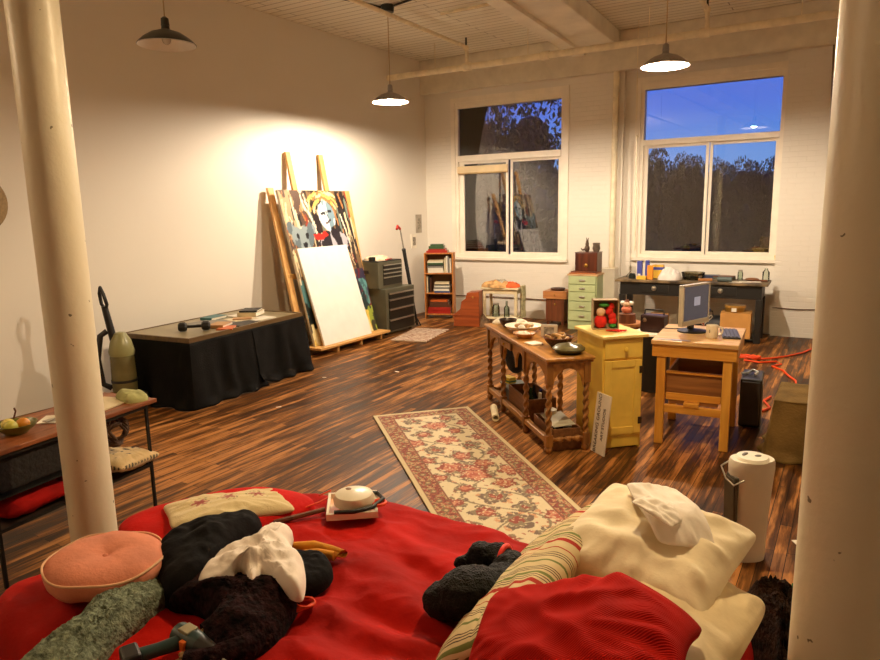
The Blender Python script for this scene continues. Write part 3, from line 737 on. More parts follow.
def book(name, lx, ly, lz, sx, sy, sz, color, label, M, group, rz=0.0, spine='x'):
    b = T(name, label, 'book', (0, 0, 0), 0, group)
    b.matrix_basis = M @ Matrix.Translation((lx, ly, lz)) @ Matrix.Rotation(R(rz), 4, 'Z')
    cm = mat('book cover ' + color, BC[color], .5, 0, .04); c = .003
    if spine == 'flat':   # lying, spine to the front (-y)
        mb = MB(); mb.b2(-sx / 2, sx / 2, -sy / 2, sy / 2, 0, c); mb.b2(-sx / 2, sx / 2, -sy / 2, sy / 2, sz - c, sz); mb.b2(-sx / 2, sx / 2, -sy / 2, -sy / 2 + c, 0, sz)
        mb.build('cover', cm, b); MB().b2(-sx / 2 + .004, sx / 2 - .004, -sy / 2 + c, sy / 2 - .004, c, sz - c).build('pages', paper, b)
    else:
        mb = MB(); mb.b2(-sx / 2, -sx / 2 + c, -sy / 2, sy / 2, 0, sz); mb.b2(sx / 2 - c, sx / 2, -sy / 2, sy / 2, 0, sz); mb.b2(-sx / 2, sx / 2, -sy / 2, -sy / 2 + c, 0, sz)
        mb.build('cover', cm, b); MB().b2(-sx / 2 + c, sx / 2 - c, -sy / 2 + c, sy / 2 - .004, .004, sz - .004).build('pages', paper, b)
    return b
ordn = ['bottom', 'second from bottom', 'third from bottom', 'fourth from bottom', 'fifth from bottom', 'sixth from bottom', 'seventh from bottom']
def stack(x, z, specs, where, M=bkM, group='books on the bookshelf', y=-.01):
    rnd = random.Random(int(z * 100))
    for i, (col, w_, d_, h_) in enumerate(specs):
        book('book', x + rnd.uniform(-.008, .008), y + rnd.uniform(-.006, .006), z, w_, d_, h_, col, '%s book lying %s in the stack %s' % (col, ordn[i] + (' (top)' if i == len(specs) - 1 and i else ''), where), M, group, rnd.uniform(-2, 2), 'flat')
        z += h_ + .0008
stack(-.06, SZ[2] + .023, [('white', .27, .18, .045), ('white', .26, .18, .04), ('grey', .27, .19, .03), ('black', .26, .18, .02), ('green', .27, .18, .03), ('white', .27, .17, .022), ('cream', .26, .18, .02)], 'on the top shelf')
for i, (c_, w_, h_) in enumerate((('cream', .025, .25), ('white', .03, .28), ('grey', .022, .27), ('white', .025, .24))):
    book('book', .105 + i * .031, 0.0, SZ[2] + .023, w_, .17, h_, c_, '%s upright book, %s of the four at the right of the top shelf' % (c_, ['first', 'second', 'third', 'last'][i]), bkM, 'books on the bookshelf')
for i, (c_, w_, h_) in enumerate((('cream', .025, .27), ('black', .025, .28), ('brown', .02, .25))):
    book('book', -.205 + i * .028, 0.0, SZ[1] + .023, w_, .17, h_, c_, '%s upright book, %s of the three at the left of the middle shelf' % (c_, ['first', 'second', 'last'][i]), bkM, 'books on the bookshelf')
stack(.05, SZ[1] + .023, [('blue', .27, .18, .03), ('white', .27, .18, .035), ('grey', .26, .18, .025), ('white', .27, .18, .03), ('black', .25, .18, .02), ('cream', .25, .17, .035)], 'on the middle shelf')
stack(-.0, SZ[0] + .023, [('red', .40, .19, .06), ('red', .39, .19, .05), ('brown', .36, .19, .04), ('brown', .33, .19, .05), ('orange', .30, .19, .03)], 'on the bottom shelf')
stack(-.03, SH + .001, [('red', .36, .19, .035), ('red', .30, .18, .03), ('green', .26, .18, .045), ('green', .22, .16, .03)], 'on top of the bookshelf', group='books on top of the bookshelf')

# small flat rug near the chest
def gridpanel(W_, D_, nu, nv, zf=None):
    mb = MB(); vs = []
    for j in range(nv + 1):
        for i in range(nu + 1):
            x = -W_ / 2 + W_ * i / nu; y = -D_ / 2 + D_ * j / nv
            vs.append((x, y, (zf(x, y) if zf else 0)))
    mb.add(vs, [(j * (nu + 1) + i, j * (nu + 1) + i + 1, (j + 1) * (nu + 1) + i + 1, (j + 1) * (nu + 1) + i) for j in range(nv) for i in range(nu)])
    return mb
rm_ = attrmat('woven wool', .95, .4, 200, .2)
o = gridpanel(.55, 1.0, 50, 90, lambda x, y: .012).build('small_rug', rm_, loc=(-5.44, 8.30, 0), rot=(0, 0, 12)); o.modifiers.new('solid', 'SOLIDIFY').thickness = .012
paint(o, lambda c: srgb(200, 180, 155) if (math.sin(c.y * 60) + fbm(c.x * 20, c.y * 20) * 1.6) > .2 else srgb(150, 110, 90))
tag(o, 'small pale patterned rug on the floor by the tool cabinet', 'rug')

# ------------------------------------------------------------ red-brown slanted box
t = T('slant_box', 'red-brown wooden box with sloping stepped front on the floor by wall', 'wooden box', (-5.20, 9.36, 0), 14)
rb = wood('red brown wood', srgb(160, 78, 34), srgb(125, 55, 22), .4, 'x', 3)
prof = [(-.22, 0), (.20, 0), (.20, .56), (.0, .54), (-.02, .45), (-.09, .40), (-.11, .28), (-.21, .20)]
M = Matrix.Rotation(R(90), 4, 'X')
MB().prism(prof, -.14, .14, M).build('body', rb, t, bevel=.006)
MB().b2(-.235, -.11, -.15, .15, .17, .19).build('ledge', rb, t, bevel=.003)
MB().ell((.10, -.145, .47), (.018, .01, .018), 8).build('knob', brass, t, smooth=True)

# ------------------------------------------------------------ little cream table with rags and jars
crm = mat('cream paint', srgb(222, 208, 170), .5, 0, .08, 10)
t = T('side_table', 'small cream painted table heaped with rags by brick wall', 'table', (-4.76, 9.70, 0), 9)
MB().b2(-.31, .31, -.22, .22, .58, .61).build('tabletop', crm, t, bevel=.005)
MB().b2(-.28, .28, -.19, .19, .51, .58).build('apron', crm, t, bevel=.004)
for a in (-.26, .26):
    for b_ in (-.17, .17): MB().box(a, b_, .255, .045, .045, .51).build('leg', crm, t, bevel=.004)
MB().b2(-.27, .27, -.18, .18, .10, .125).build('lower_shelf', crm, t, bevel=.004)
def heap(name, outl, z, h, m, label, cat, **k):
    o = lump(name, outl, z, h, m, **k); return tag(o, label, cat)
heap('cloth', [(-5.05, 9.50), (-4.82, 9.45), (-4.64, 9.50), (-4.62, 9.75), (-4.87, 9.82), (-5.02, 9.75)], .612, .07, mat('tan rag', srgb(205, 160, 105), .9, 0, .3, 12), 'crumpled tan cloth heaped at left on the cream table', 'cloth', folds=.7, fs=10, seed=3)
heap('cloth', [(-4.67, 9.55), (-4.50, 9.53), (-4.46, 9.70), (-4.62, 9.80), (-4.77, 9.70)], .612, .06, mat('orange rag', srgb(225, 100, 50), .9, 0, .25, 12), 'crumpled orange cloth at right on the cream table', 'cloth', folds=.6, fs=12, seed=5)
heap('cloth', [(-4.92, 9.60), (-4.74, 9.58), (-4.67, 9.72), (-4.82, 9.80)], .655, .05, mat('grey rag', srgb(170, 165, 150), .9, 0, .25, 14), 'grey cloth on top of the heap on the cream table', 'cloth', folds=.7, fs=12, seed=8)
o = gridpanel(.26, .50, 14, 24, lambda x, y: .02 * math.sin(x * 30) + .004 * math.sin(y * 20)).build('towel', mat('pale green towel', srgb(185, 180, 140), .9, 0, .2, 20), loc=(-4.43, 9.74, .38), rot=(90, 0, 99)); o.modifiers.new('solid', 'SOLIDIFY').thickness = .008
tag(o, 'pale green towel hanging off the right end of cream table', 'towel')
def jar(name, x, y, z, r_, h_, m, label, cat='jar', lid=None, prof=None, rz=0):
    t = T(name, label, cat, (x, y, z))
    pf = prof or [(.0001, 0), (r_, 0), (r_, h_ * .75), (r_ * .8, h_ * .86), (r_ * .8, h_), (r_ * .72, h_), (r_ * .72, h_ * .86), (r_ * .9, h_ * .72), (r_ * .9, .006), (.0001, .006)]
    MB().lathe(pf, seg=20).build('jar_body', m, t, smooth=True)
    if lid: MB().lathe([(.0001, h_ + .012), (r_ * .84, h_ + .012), (r_ * .84, h_ - .012)], seg=20).build('lid', lid, t, smooth=True)
    return t
jar('glass_jar', -4.86, 9.64, .13, .06, .20, glassmat('jar glass', (.85, .9, .85), 1.45), 'clear glass jar on lower shelf of the cream table', lid=silver)
jar('glass_bottle', -4.66, 9.62, .13, .045, .26, glassmat('jar glass', (.85, .9, .85), 1.45), 'clear glass bottle on lower shelf of the cream table, right of the jar', 'bottle', prof=[(.0001, 0), (.045, 0), (.045, .15), (.016, .19), (.016, .26), (.012, .26), (.012, .19), (.04, .145), (.04, .006), (.0001, .006)])
heap('cloth', [(-5.22, 9.40), (-5.05, 9.30), (-4.88, 9.34), (-4.88, 9.50), (-5.06, 9.54)], .0, .16, mat('brown rag', srgb(110, 85, 60), .9, 0, .3, 12), 'brown cloth bundle on the floor before the cream table', 'cloth', folds=.5, fs=10, seed=11)
# ------------------------------------------------------------ narrow brown stand
t = T('plant_stand', 'narrow dark brown wooden stand left of the green drawers', 'stand', (-3.99, 10.10, 0), 5)
dkw = wood('dark brown wood', srgb(120, 66, 34), srgb(84, 42, 22), .45, 'z', 3)
tanw = wood('tan wood', srgb(190, 130, 75), srgb(160, 100, 55), .45, 'x', 3)
MB().b2(-.15, .15, -.15, .15, .06, .42).build('cabinet', dkw, t, bevel=.004)
MB().b2(-.19, .19, -.18, .18, .42, .54).build('drawer_box', tanw, t, bevel=.004)
for a in (-.12, .12):
    for b_ in (-.12, .12): MB().box(a, b_, .03, .035, .035, .06).build('leg', dkw, t)
MB().ell((0, -.155, .33), (.018, .018, .018), 8).build('knob', brass, t, smooth=True)
MB().ell((0, -.19, .48), (.014, .014, .014), 8).build('knob', brass, t, smooth=True)
single(MB().lathe([(.0001, 0), (.10, 0), (.12, .035), (.11, .035), (.09, .008), (.0001, .008)]), 'dish', mat('dark dish', srgb(70, 50, 45), .4), 'low dark dish on top of the narrow brown stand', 'dish', (-3.98, 10.08, .541), smooth=True)

# ------------------------------------------------------------ green drawer cabinet
gw = mat('pale green paint', srgb(172, 186, 138), .45, 0, .06, 8); gwd = mat('green drawer paint', srgb(180, 194, 146), .42, 0, .05, 9)
t = T('drawer_cabinet', 'pale green five-drawer wooden cabinet by the boxed pipe', 'drawer cabinet', (-3.46, 9.90, 0), 4)
t.scale = (1, 1, .965)
MB().b2(-.22, .22, -.18, .18, .0, .85).build('body', gw, t, bevel=.005)
MB().b2(-.235, .235, -.195, .19, .85, .875).build('top_board', mat('worn tan edge', srgb(200, 165, 120), .5), t, bevel=.004)
z = .845
for h_ in (.135, .115, .15, .15, .16):
    d = MB().b2(-.20, .20, -.198, -.18, z - h_ + .012, z).build('drawer', gwd, t, bevel=.004)
    hd = MB().box(0, -.206, z - h_ / 2 + .004, .085, .018, .028)
    hd.build('cup_pull', silver, d, bevel=.006); z -= h_
t = T('board', 'reddish wooden board lying on the green cabinet', 'board', (-3.46, 9.90, .8455), 3)
MB().b2(-.21, .20, -.17, .15, 0, .018).build('board_body', wood('reddish board', srgb(190, 120, 70), srgb(150, 85, 45), .4, 'x'), t, bevel=.003)
t = T('board', 'dark wooden board lying under the dark box on the green cabinet', 'board', (-3.46, 9.91, .8645), 0)
MB().b2(-.19, .20, -.155, .135, 0, .02).build('board_body', dkw, t, bevel=.003)
t = T('wooden_box', 'dark mahogany box with round brass knob on the green cabinet', 'box', (-3.43, 9.92, .8855), 2)
MB().b2(-.17, .17, -.13, .13, 0, .27).build('body', wood('mahogany', srgb(100, 48, 26), srgb(60, 26, 16), .35, 'z'), t, bevel=.006)
MB().b2(-.175, .175, -.135, .135, .27, .282).build('lid', wood('mahogany', srgb(100, 48, 26), srgb(60, 26, 16), .35, 'z'), t, bevel=.004)
MB().ell((-.0, -.125, .085), (.034, .018, .034), 12).build('knob', brass, t, smooth=True)
t = T('figurine', 'small dark standing rabbit-eared figurine on the mahogany box', 'figurine', (-3.45, 9.90, 1.1685), 15)
fg = mat('dark bronze', srgb(95, 75, 62), .4, .4, .2, 30)
mbf = MB(); mbf.ell((0, 0, .05), (.04, .035, .055)); mbf.ell((0, 0, .115), (.028, .026, .04)); mbf.ell((0, -.005, .155), (.022, .022, .022)); mbf.tube([(0, 0, .16), (-.015, 0, .215)], [.01, .004], 8); mbf.tube([(.006, 0, .16), (.018, 0, .21)], [.01, .004], 8); mbf.tube([(-.02, 0, .04), (-.07, -.01, .03), (-.09, -.01, .055)], [.02, .014, .008], 8)
mbf.build('figure_body', fg, t, smooth=True)
jar('pot', -3.32, 9.94, 1.1685, .055, .14, mat('dark glazed pot', srgb(95, 82, 70), .3, 0, .2, 20), 'small dark lidded pot beside the figurine on mahogany box', 'pot', prof=[(.0001, 0), (.04, 0), (.058, .05), (.05, .10), (.05, .11), (.055, .115), (.055, .135), (.0001, .138)])
#SECTION:BENCH
# ------------------------------------------------------------ black workbench and its clutter
bw = mat('worn black paint', (.007, .006, .005), .5, 0, .2, 8, bump=.1)
BA = 2.0
t = T('workbench', 'long black painted workbench under the right window', 'workbench', (-1.93, 9.91, 0), BA)
BM = t.matrix_basis.copy()
MB().b2(-1.0, 1.0, -.29, .29, .77, .805).build('benchtop', mat('worn dark top', srgb(120, 100, 70), .5, 0, .35, 5, col2=srgb(35, 28, 20)), t, bevel=.005)
MB().b2(-.93, .93, -.25, .25, .59, .77).build('drawer_apron', bw, t, bevel=.005)
for a in (-.90, .90):
    for b_ in (-.22, .22): MB().box(a, b_, .295, .08, .08, .59).build('leg', bw, t, bevel=.006)
for a in (-.45, .42):
    d = MB().b2(a - .20, a + .20, -.262, -.25, .63, .74).build('drawer', bw, t, bevel=.003)
    MB().lathe([(.0001, 0), (.035, .0), (.03, .014), (.0001, .02)], cz=0, M=Matrix.Translation((a, -.262, .69)) @ Matrix.Rotation(R(90), 4, 'X')).build('handle', silver, d, smooth=True)
MB().b2(.48, .90, -.20, .22, .02, .05).build('low_shelf', bw, t)
def onb(x, y, z=.806): return tuple((t_bench @ Vector((x, y, z))))
t_bench = BM
def BX(name, label, cat, x, y, sx, sy, sz, m, z=.806, rz=0, extra=None, bevel=.003):
    t = T(name, label, cat, onb(x, y, z), BA + rz)
    MB().b2(-sx / 2, sx / 2, -sy / 2, sy / 2, 0, sz).build('body', m, t, bevel=bevel)
    if extra: extra(t)
    return t
blue_box = mat('blue box print', srgb(70, 80, 165), .5, 0, .05); orange_box = mat('orange box print', srgb(240, 150, 45), .5, 0, .05); yellow_box = mat('yellow box print', srgb(235, 190, 70), .5, 0, .05)
def band(sx, sy, z0, z1, m):
    return lambda t: MB().b2(-sx / 2 - .001, sx / 2 + .001, -sy / 2 - .001, sy / 2 + .001, z0, z1).build('label_band', m, t)
BX('carton', 'tall blue and white carton, leftmost on the black workbench', 'box', -.70, -.08, .075, .06, .25, blue_box, extra=lambda t: (MB().b2(-.039, -.031, -.031, .031, 0, .251).build('side_stripe', paper, t), MB().b2(-.02, .02, -.0315, -.03, .03, .07).build('print', paper, t)))
BX('carton', 'second tall blue and white carton beside the leftmost one on the workbench', 'box', -.60, -.05, .06, .06, .26, blue_box, extra=lambda t: (MB().b2(-.032, -.022, -.031, .031, 0, .261).build('side_stripe', paper, t),))
BX('carton', 'upright orange carton at the left front of the black workbench', 'box', -.53, -.17, .075, .05, .20, orange_box)
BX('carton', 'low yellow carton lying left of the orange one on the workbench', 'box', -.64, -.20, .13, .08, .05, yellow_box)
BX('carton', 'yellow and blue carton stacked behind the orange one on the workbench', 'box', -.47, .06, .16, .09, .19, yellow_box, extra=band(.16, .09, .12, .16, blue_box))
BX('camera_body', 'small black camera like device on top behind the orange carton', 'device', -.34, .08, .09, .06, .055, black_plastic, z=.806)
jar('spool', *onb(-.80, -.10), .05, .07, dark_metal, 'small dark wire spool at the left end of workbench', 'spool')
single(MB().tube([(-.06, 0, .01), (0, .02, .09), (.05, 0, .01)], .006, 6), 'wire', black_metal, 'black bent wire by the left end of the workbench', 'wire', onb(-.85, -.02), BA, smooth=True)
o = heap('cloth', [onb(x, y)[:2] for x, y in ((-.40, -.20), (-.18, -.20), (-.12, -.02), (-.25, .05), (-.42, -.02))], .806, .13, mat('white cloth', srgb(228, 220, 215), .9, 0, .06), 'bunched white cloth on the workbench right of the orange carton', 'cloth', folds=.45, fs=10, seed=2)
clutter_m = [mat('grey clutter', srgb(120, 118, 105), .6, 0, .35, 25), mat('brown clutter', srgb(120, 90, 60), .6, 0, .35, 25), mat('dark clutter', srgb(60, 62, 68), .5, 0, .35, 25)]
jar('wire_basket', *onb(.02, .02), .15, .11, glassmat('basket mesh', (.55, .52, .42), 1.3, .2), 'round grey wire basket of odds and ends on the workbench', 'basket', prof=[(.0001, 0), (.13, 0), (.16, .10), (.155, .10), (.125, .008), (.0001, .008)])
for i, (dx, dy, r_) in enumerate(((-.05, 0, .045), (.05, .03, .04), (.01, -.05, .035))):
    single(MB().ell((0, 0, r_ * .7), (r_ * 1.3, r_, r_ * .7), 10), 'scrap', clutter_m[i], ['grey', 'brown', 'dark'][i] + ' scrap piece lying inside the wire basket on the workbench', 'scrap', onb(.02 + dx, .02 + dy, .816), smooth=True)
BX('drill_case', 'flat dark blue case on the workbench behind the monitor', 'case', .24, .12, .22, .14, .06, mat('dark blue', srgb(60, 70, 100), .5), z=.806)
BX('wooden_block', 'tan wooden block under papers in the middle of the workbench', 'block', .20, -.10, .18, .08, .03, tanw, rz=12)
jar('paint_jar', *onb(.13, -.08), .028, .05, glassmat('jar glass', (.85, .9, .85), 1.45), 'small shiny glass jar in the middle of workbench', lid=silver)
BX('tray', 'flat tilted dark tray at centre right of the workbench', 'tray', .42, .10, .26, .16, .04, clutter_m[0], rz=-8, extra=lambda t: MB().b2(-.13, .13, -.08, .08, .045, .055).build('lid', dkw, t))
single(MB().tube([(-.09, 0, .035), (.09, 0, .035)], .035, 14), 'roll', mat('teal roll', srgb(85, 100, 100), .6), 'short grey teal roll lying at the front of the workbench', 'roll', onb(.46, -.18), BA, smooth=True)
for i in range(3): BX('paper_sheet', 'white paper lying on the workbench right part, ' + ['leftmost', 'middle', 'rightmost'][i] + ' of three', 'paper', .60 + i * .11, -.16 + .02 * i, .16, .12, .002, paper, z=.8065 + i * .0025, rz=i * 9 - 8, bevel=0)
jar('glass_jar', *onb(.62, .12), .035, .13, glassmat('jar glass', (.85, .9, .85), 1.45), 'tall glass jar with metal lid standing at the back of workbench', lid=silver)
single(MB().ell((0, 0, .025), (.09, .04, .025), 12), 'tool_pouch', mat('brown leather', srgb(130, 85, 50), .6), 'small brown leather pouch on the right part of the workbench', 'pouch', onb(.78, .02), BA, smooth=True)
single(MB().tube([(-.07, 0, .012), (.07, 0, .012)], .012, 8), 'brush', dkw, 'short dark brush handle right of the leather pouch on workbench', 'brush', onb(.90, .0), BA + 15, smooth=True)
t = jar('squeeze_bottle', *onb(.94, .10), .045, .16, glassmat('jar glass', (.85, .9, .85), 1.45), 'clear plastic bottle at the right end of the workbench', 'bottle', prof=[(.0001, 0), (.045, 0), (.045, .12), (.02, .15), (.02, .17), (.0001, .17)])
single(MB().tube([(0, 0, 0), (.0, 0, .05), (.02, 0, .09)], [.018, .026, .012], 8), 'toy', mat('yellow plastic', srgb(235, 200, 60), .4), 'small yellow and dark object on the right window sill', 'toy', (-.92, 10.45, 1.062), smooth=True)
# under the bench
bgb = T('duffel_bag', 'black duffel bag in the dark under the middle of the workbench', 'bag', onb(.22, .08, 0), BA)
MB().tube([(-.22, 0, .16), (-.20, 0, .16), (.20, 0, .16), (.22, 0, .16)], [.06, .15, .15, .06], 16).build('bag_body', mat('black nylon', (.008, .008, .010), .5, 0, .2, 8), bgb, smooth=True)
MB().tube([(-.10, -.10, .28), (-.08, -.06, .37), (.08, -.06, .37), (.10, -.10, .28)], .010, 8).build('handle', black_plastic, bgb, smooth=True)
card = mat('cardboard', srgb(205, 150, 80), .8, 0, .06, 4); tape_m = mat('packing tape', srgb(230, 200, 140), .3)
t = T('cardboard_box', 'tan cardboard box under right end of the workbench', 'cardboard box', onb(.62, -.08, .051), BA + 2)
MB().b2(-.19, .19, -.16, .16, 0, .34).build('box_body', card, t, bevel=.004)
for dd, rr in ((-.19, 25), (.19, -25)): MB().box(dd * .55, 0, .345, .17, .31, .004).build('flap', card, t)
t = T('round_tin', 'gold round tin with white label on top of the cardboard box', 'tin', onb(.60, -.09, .40), BA)
MB().lathe([(.0001, 0), (.13, 0), (.13, .075), (.0001, .075)], seg=28).build('tin_body', brass, t, smooth=True)
MB().lathe([(.136, .06), (.136, .09), (.0001, .09)], seg=28).build('lid', mat('gold lid', srgb(215, 165, 80), .35, .6), t, smooth=True)
MB().b2(-.03, .03, -.135, -.129, .01, .06).build('label', paper, t)
BX('paper_bag', 'open brown paper bag under the left half of the workbench', 'bag', -.42, .0, .26, .18, .30, card, z=.0, bevel=.02)
BX('wooden_crate', 'low brown crate with lumber under the left end of workbench', 'crate', -.62, -.08, .40, .34, .24, wood('crate wood', srgb(150, 105, 62), srgb(105, 70, 40), .6, 'x'), z=0.0, rz=6) if False else None
for i in range(3):
    single(MB().box(0, 0, 0, .50, .07, .02), 'plank', wood('crate wood', srgb(150, 105, 62), srgb(105, 70, 40), .6, 'x'), 'rough brown plank lying under the left of the workbench, ' + ['lowest', 'middle', 'topmost'][i] + ' of three', 'plank', onb(-.66, -.20 - .0 * i, .012 + .021 * i), BA + 12 * i - 10)
for i, (c_, dx, dz) in enumerate((('red', -.03, .30), ('blue', .02, .36), ('white', .05, .28), ('orange', -.05, .22))):
    mt = mat('cable ' + c_, BC[c_], .4)
    pts = [(.06 * math.cos(a) + .01 * math.sin(3 * a), .03 * math.sin(a), .07 * math.sin(a * 1.0 + i) + dz) for a in [k * PI / 8 for k in range(16)]] + []
    single(MB().tube([(p[0], p[1], p[2]) for p in pts], .006, 6, closed=True), 'cable_loop', mt, c_ + ' cable loop hanging under the middle of the workbench', 'cable', onb(.22 + dx, -.22 - i * .012, .0), BA, smooth=True)

# ------------------------------------------------------------ things between the yellow cabinet and the workbench
stl = T('low_stool', 'low round wooden stool behind the yellow cabinet', 'stool', (-2.10, 7.35, 0))
MB().lathe([(.0001, .55), (.19, .55), (.19, .58), (.0001, .58)], seg=28).build('seat', tanw, stl, smooth=True)
for k in range(3): MB().tube([(.13 * math.cos(k * 2.1), .13 * math.sin(k * 2.1), .55), (.17 * math.cos(k * 2.1), .17 * math.sin(k * 2.1), 0)], .016, 8).build('leg', tanw, stl, smooth=True)
t = T('radio', 'small dark red-brown radio with handle behind the yellow cabinet', 'radio', (-1.66, 6.80, .60), -5)
MB().b2(-.12, .12, -.07, .07, 0, .17).build('case', mat('dark maroon plastic', srgb(50, 25, 25), .35), t, bevel=.015)
MB().tube([(-.10, 0, .16), (-.09, 0, .215), (.09, 0, .215), (.10, 0, .16)], .009, 8).build('handle', black_plastic, t, smooth=True)
MB().lathe([(.022, 0), (.022, .012), (.0001, .014)], M=Matrix.Translation((-.07, -.07, .12)) @ Matrix.Rotation(R(90), 4, 'X')).build('dial', chrome, t, smooth=True)
t = T('bin', 'dark round bin with white rim under the radio', 'bin', (-1.66, 6.80, 0))
MB().lathe([(.0001, 0), (.15, 0), (.18, .575), (.0001, .575)], seg=28).build('bin_body', black_plastic, t, smooth=True)
MB().lathe([(.175, .57), (.20, .58), (.19, .598), (.0001, .598)], seg=28).build('rim', white_metal, t, smooth=True)
t = T('log_stump', 'short round wooden stump holding a small doll', 'stump', (-2.08, 7.30, .581))
MB().lathe([(.0001, 0), (.10, 0), (.095, .10), (.0001, .10)], seg=24).build('stump_body', dkw, t, smooth=True)
t = T('doll', 'small pink and white figurine doll on the wooden stump', 'figurine', (-2.08, 7.30, .682))
MB().ell((0, 0, .045), (.06, .05, .045)).build('pink_dress', mat('pink cloth', srgb(220, 130, 100), .8), t, smooth=True)
MB().ell((0, -.005, .10), (.038, .036, .036)).build('head', mat('doll skin', srgb(225, 185, 150), .6), t, smooth=True)
for a in (-.045, .045): MB().ell((a, 0, .115), (.03, .025, .026)).build('white_hair', mat('white wool', srgb(235, 228, 215), .9), t, smooth=True)
MB().tube([(0, 0, .13), (0, 0, .155)], [.03, .015], 10).build('hat', dkw, t, smooth=True)

# ------------------------------------------------------------ yellow cabinet
yel = mat('yellow milk paint', srgb(236, 200, 84), .42, 0, .06, 6); yeld = mat('yellow door paint', srgb(238, 204, 92), .42, 0, .05, 7)
YA = 44.0
yc = T('yellow_cabinet', 'tall narrow yellow painted cabinet with one drawer and one door', 'cabinet', (-1.592, 5.122, 0), YA)
YW, YD = .33, .46
MB().b2(-YW / 2, YW / 2, -YD / 2, YD / 2, .10, .87).build('body', yel, yc, bevel=.004)
pl = MB(); pl.b2(-YW / 2, YW / 2, -YD / 2, -YD / 2 + .02, .012, .10); pl.b2(-YW / 2, -YW / 2 + .02, -YD / 2, YD / 2, 0.0, .10); pl.b2(YW / 2 - .02, YW / 2, -YD / 2, YD / 2, 0, .10)
pl.build('plinth', yel, yc, bevel=.003)
MB().b2(-YW / 2 - .02, YW / 2 + .03, -YD / 2 - .035, YD / 2 + .02, .87, .895).build('top_board', mat('pale yellow top', srgb(240, 214, 130), .4, 0, .05), yc, bevel=.006)
d = MB().b2(-YW / 2 + .015, YW / 2 - .015, -YD / 2 - .014, -YD / 2, .715, .855).build('drawer', yeld, yc, bevel=.004)
MB().lathe([(.008, 0), (.008, .012), (.018, .02), (.016, .03), (.0001, .034)], M=Matrix.Translation((.01, -YD / 2 - .014, .785)) @ Matrix.Rotation(R(90), 4, 'X')).build('knob', yel, d, smooth=True)
d = MB(); x0, x1, z0, z1 = -YW / 2 + .015, YW / 2 - .015, .12, .70; y0 = -YD / 2 - .016; q = .055
d.b2(x0, x0 + q, y0, y0 + .016, z0, z1); d.b2(x1 - q, x1, y0, y0 + .016, z0, z1); d.b2(x0 + q, x1 - q, y0, y0 + .016, z0, z0 + q); d.b2(x0 + q, x1 - q, y0, y0 + .016, z1 - q, z1)
dr = d.build('door', yeld, yc, bevel=.003)
MB().b2(x0 + q, x1 - q, y0 + .008, y0 + .014, z0 + q, z1 - q).build('door_panel', yeld, dr)
MB().lathe([(.008, 0), (.008, .012), (.017, .02), (.0001, .032)], M=Matrix.Translation((x0 + .02, y0, .36)) @ Matrix.Rotation(R(90), 4, 'X')).build('knob', yel, dr, smooth=True)
for z in (.62, .22):
    MB().b2(x1 - .018, x1 + .014, y0 - .004, y0 + .001, z - .028, z + .028).build('hinge', mat('rusty hinge', srgb(70, 50, 28), .5, .6), dr, bevel=.002)
YM = yc.matrix_basis.copy()
def ony(x, y, z=.896): return tuple(YM @ Vector((x, y, z)))
t = T('boxed_doll', 'clear fronted box holding a red strawberry doll on the yellow cabinet', 'boxed doll', ony(-.02, .04), YA - 18)
bx = MB(); bx.b2(-.10, .10, .045, .05, 0, .235); bx.b2(-.10, -.095, -.05, .05, 0, .235); bx.b2(.095, .10, -.05, .05, 0, .235); bx.b2(-.10, .10, -.05, .05, 0, .005); bx.b2(-.10, .10, -.05, .05, .23, .235)
bx.build('box_frame', mat('grey card box', srgb(175, 150, 115), .6), t)
redm = mat('red felt', srgb(215, 35, 22), .8, 0, .1, 30, sheen=.3); gfelt = mat('green felt', srgb(60, 140, 50), .8)
MB().ell((-.035, -.01, .06), (.05, .03, .055)).build('red_body', redm, t, smooth=True)
MB().ell((-.035, -.018, .135), (.036, .028, .034)).build('head', mat('doll skin', srgb(225, 185, 150), .6), t, smooth=True)
for p_ in ((.03, 0, .14), (.055, 0, .10), (.04, 0, .175), (.06, 0, .06)): MB().ell(p_, (.032, .022, .032)).build('strawberry', redm, t, smooth=True)
MB().ell((-.01, -.01, .19), (.045, .028, .018)).build('green_leaf', gfelt, t, smooth=True)
MB().ell((.06, -.01, .025), (.03, .02, .018)).build('green_leaf', gfelt, t, smooth=True)
t = T('felt_ribbon', 'red felt ribbons spilled before the boxed strawberry doll', 'ribbon', ony(-.005, -.10), YA - 10)
for k in range(4): MB().tube([(-.06 + .02 * k, .02, .008), (-.02 + .03 * k, -.02 - .006 * k, .014), (.03 + .02 * k, -.03 + .012 * k, .007)], .007, 6).build('strand', redm, t, smooth=True)

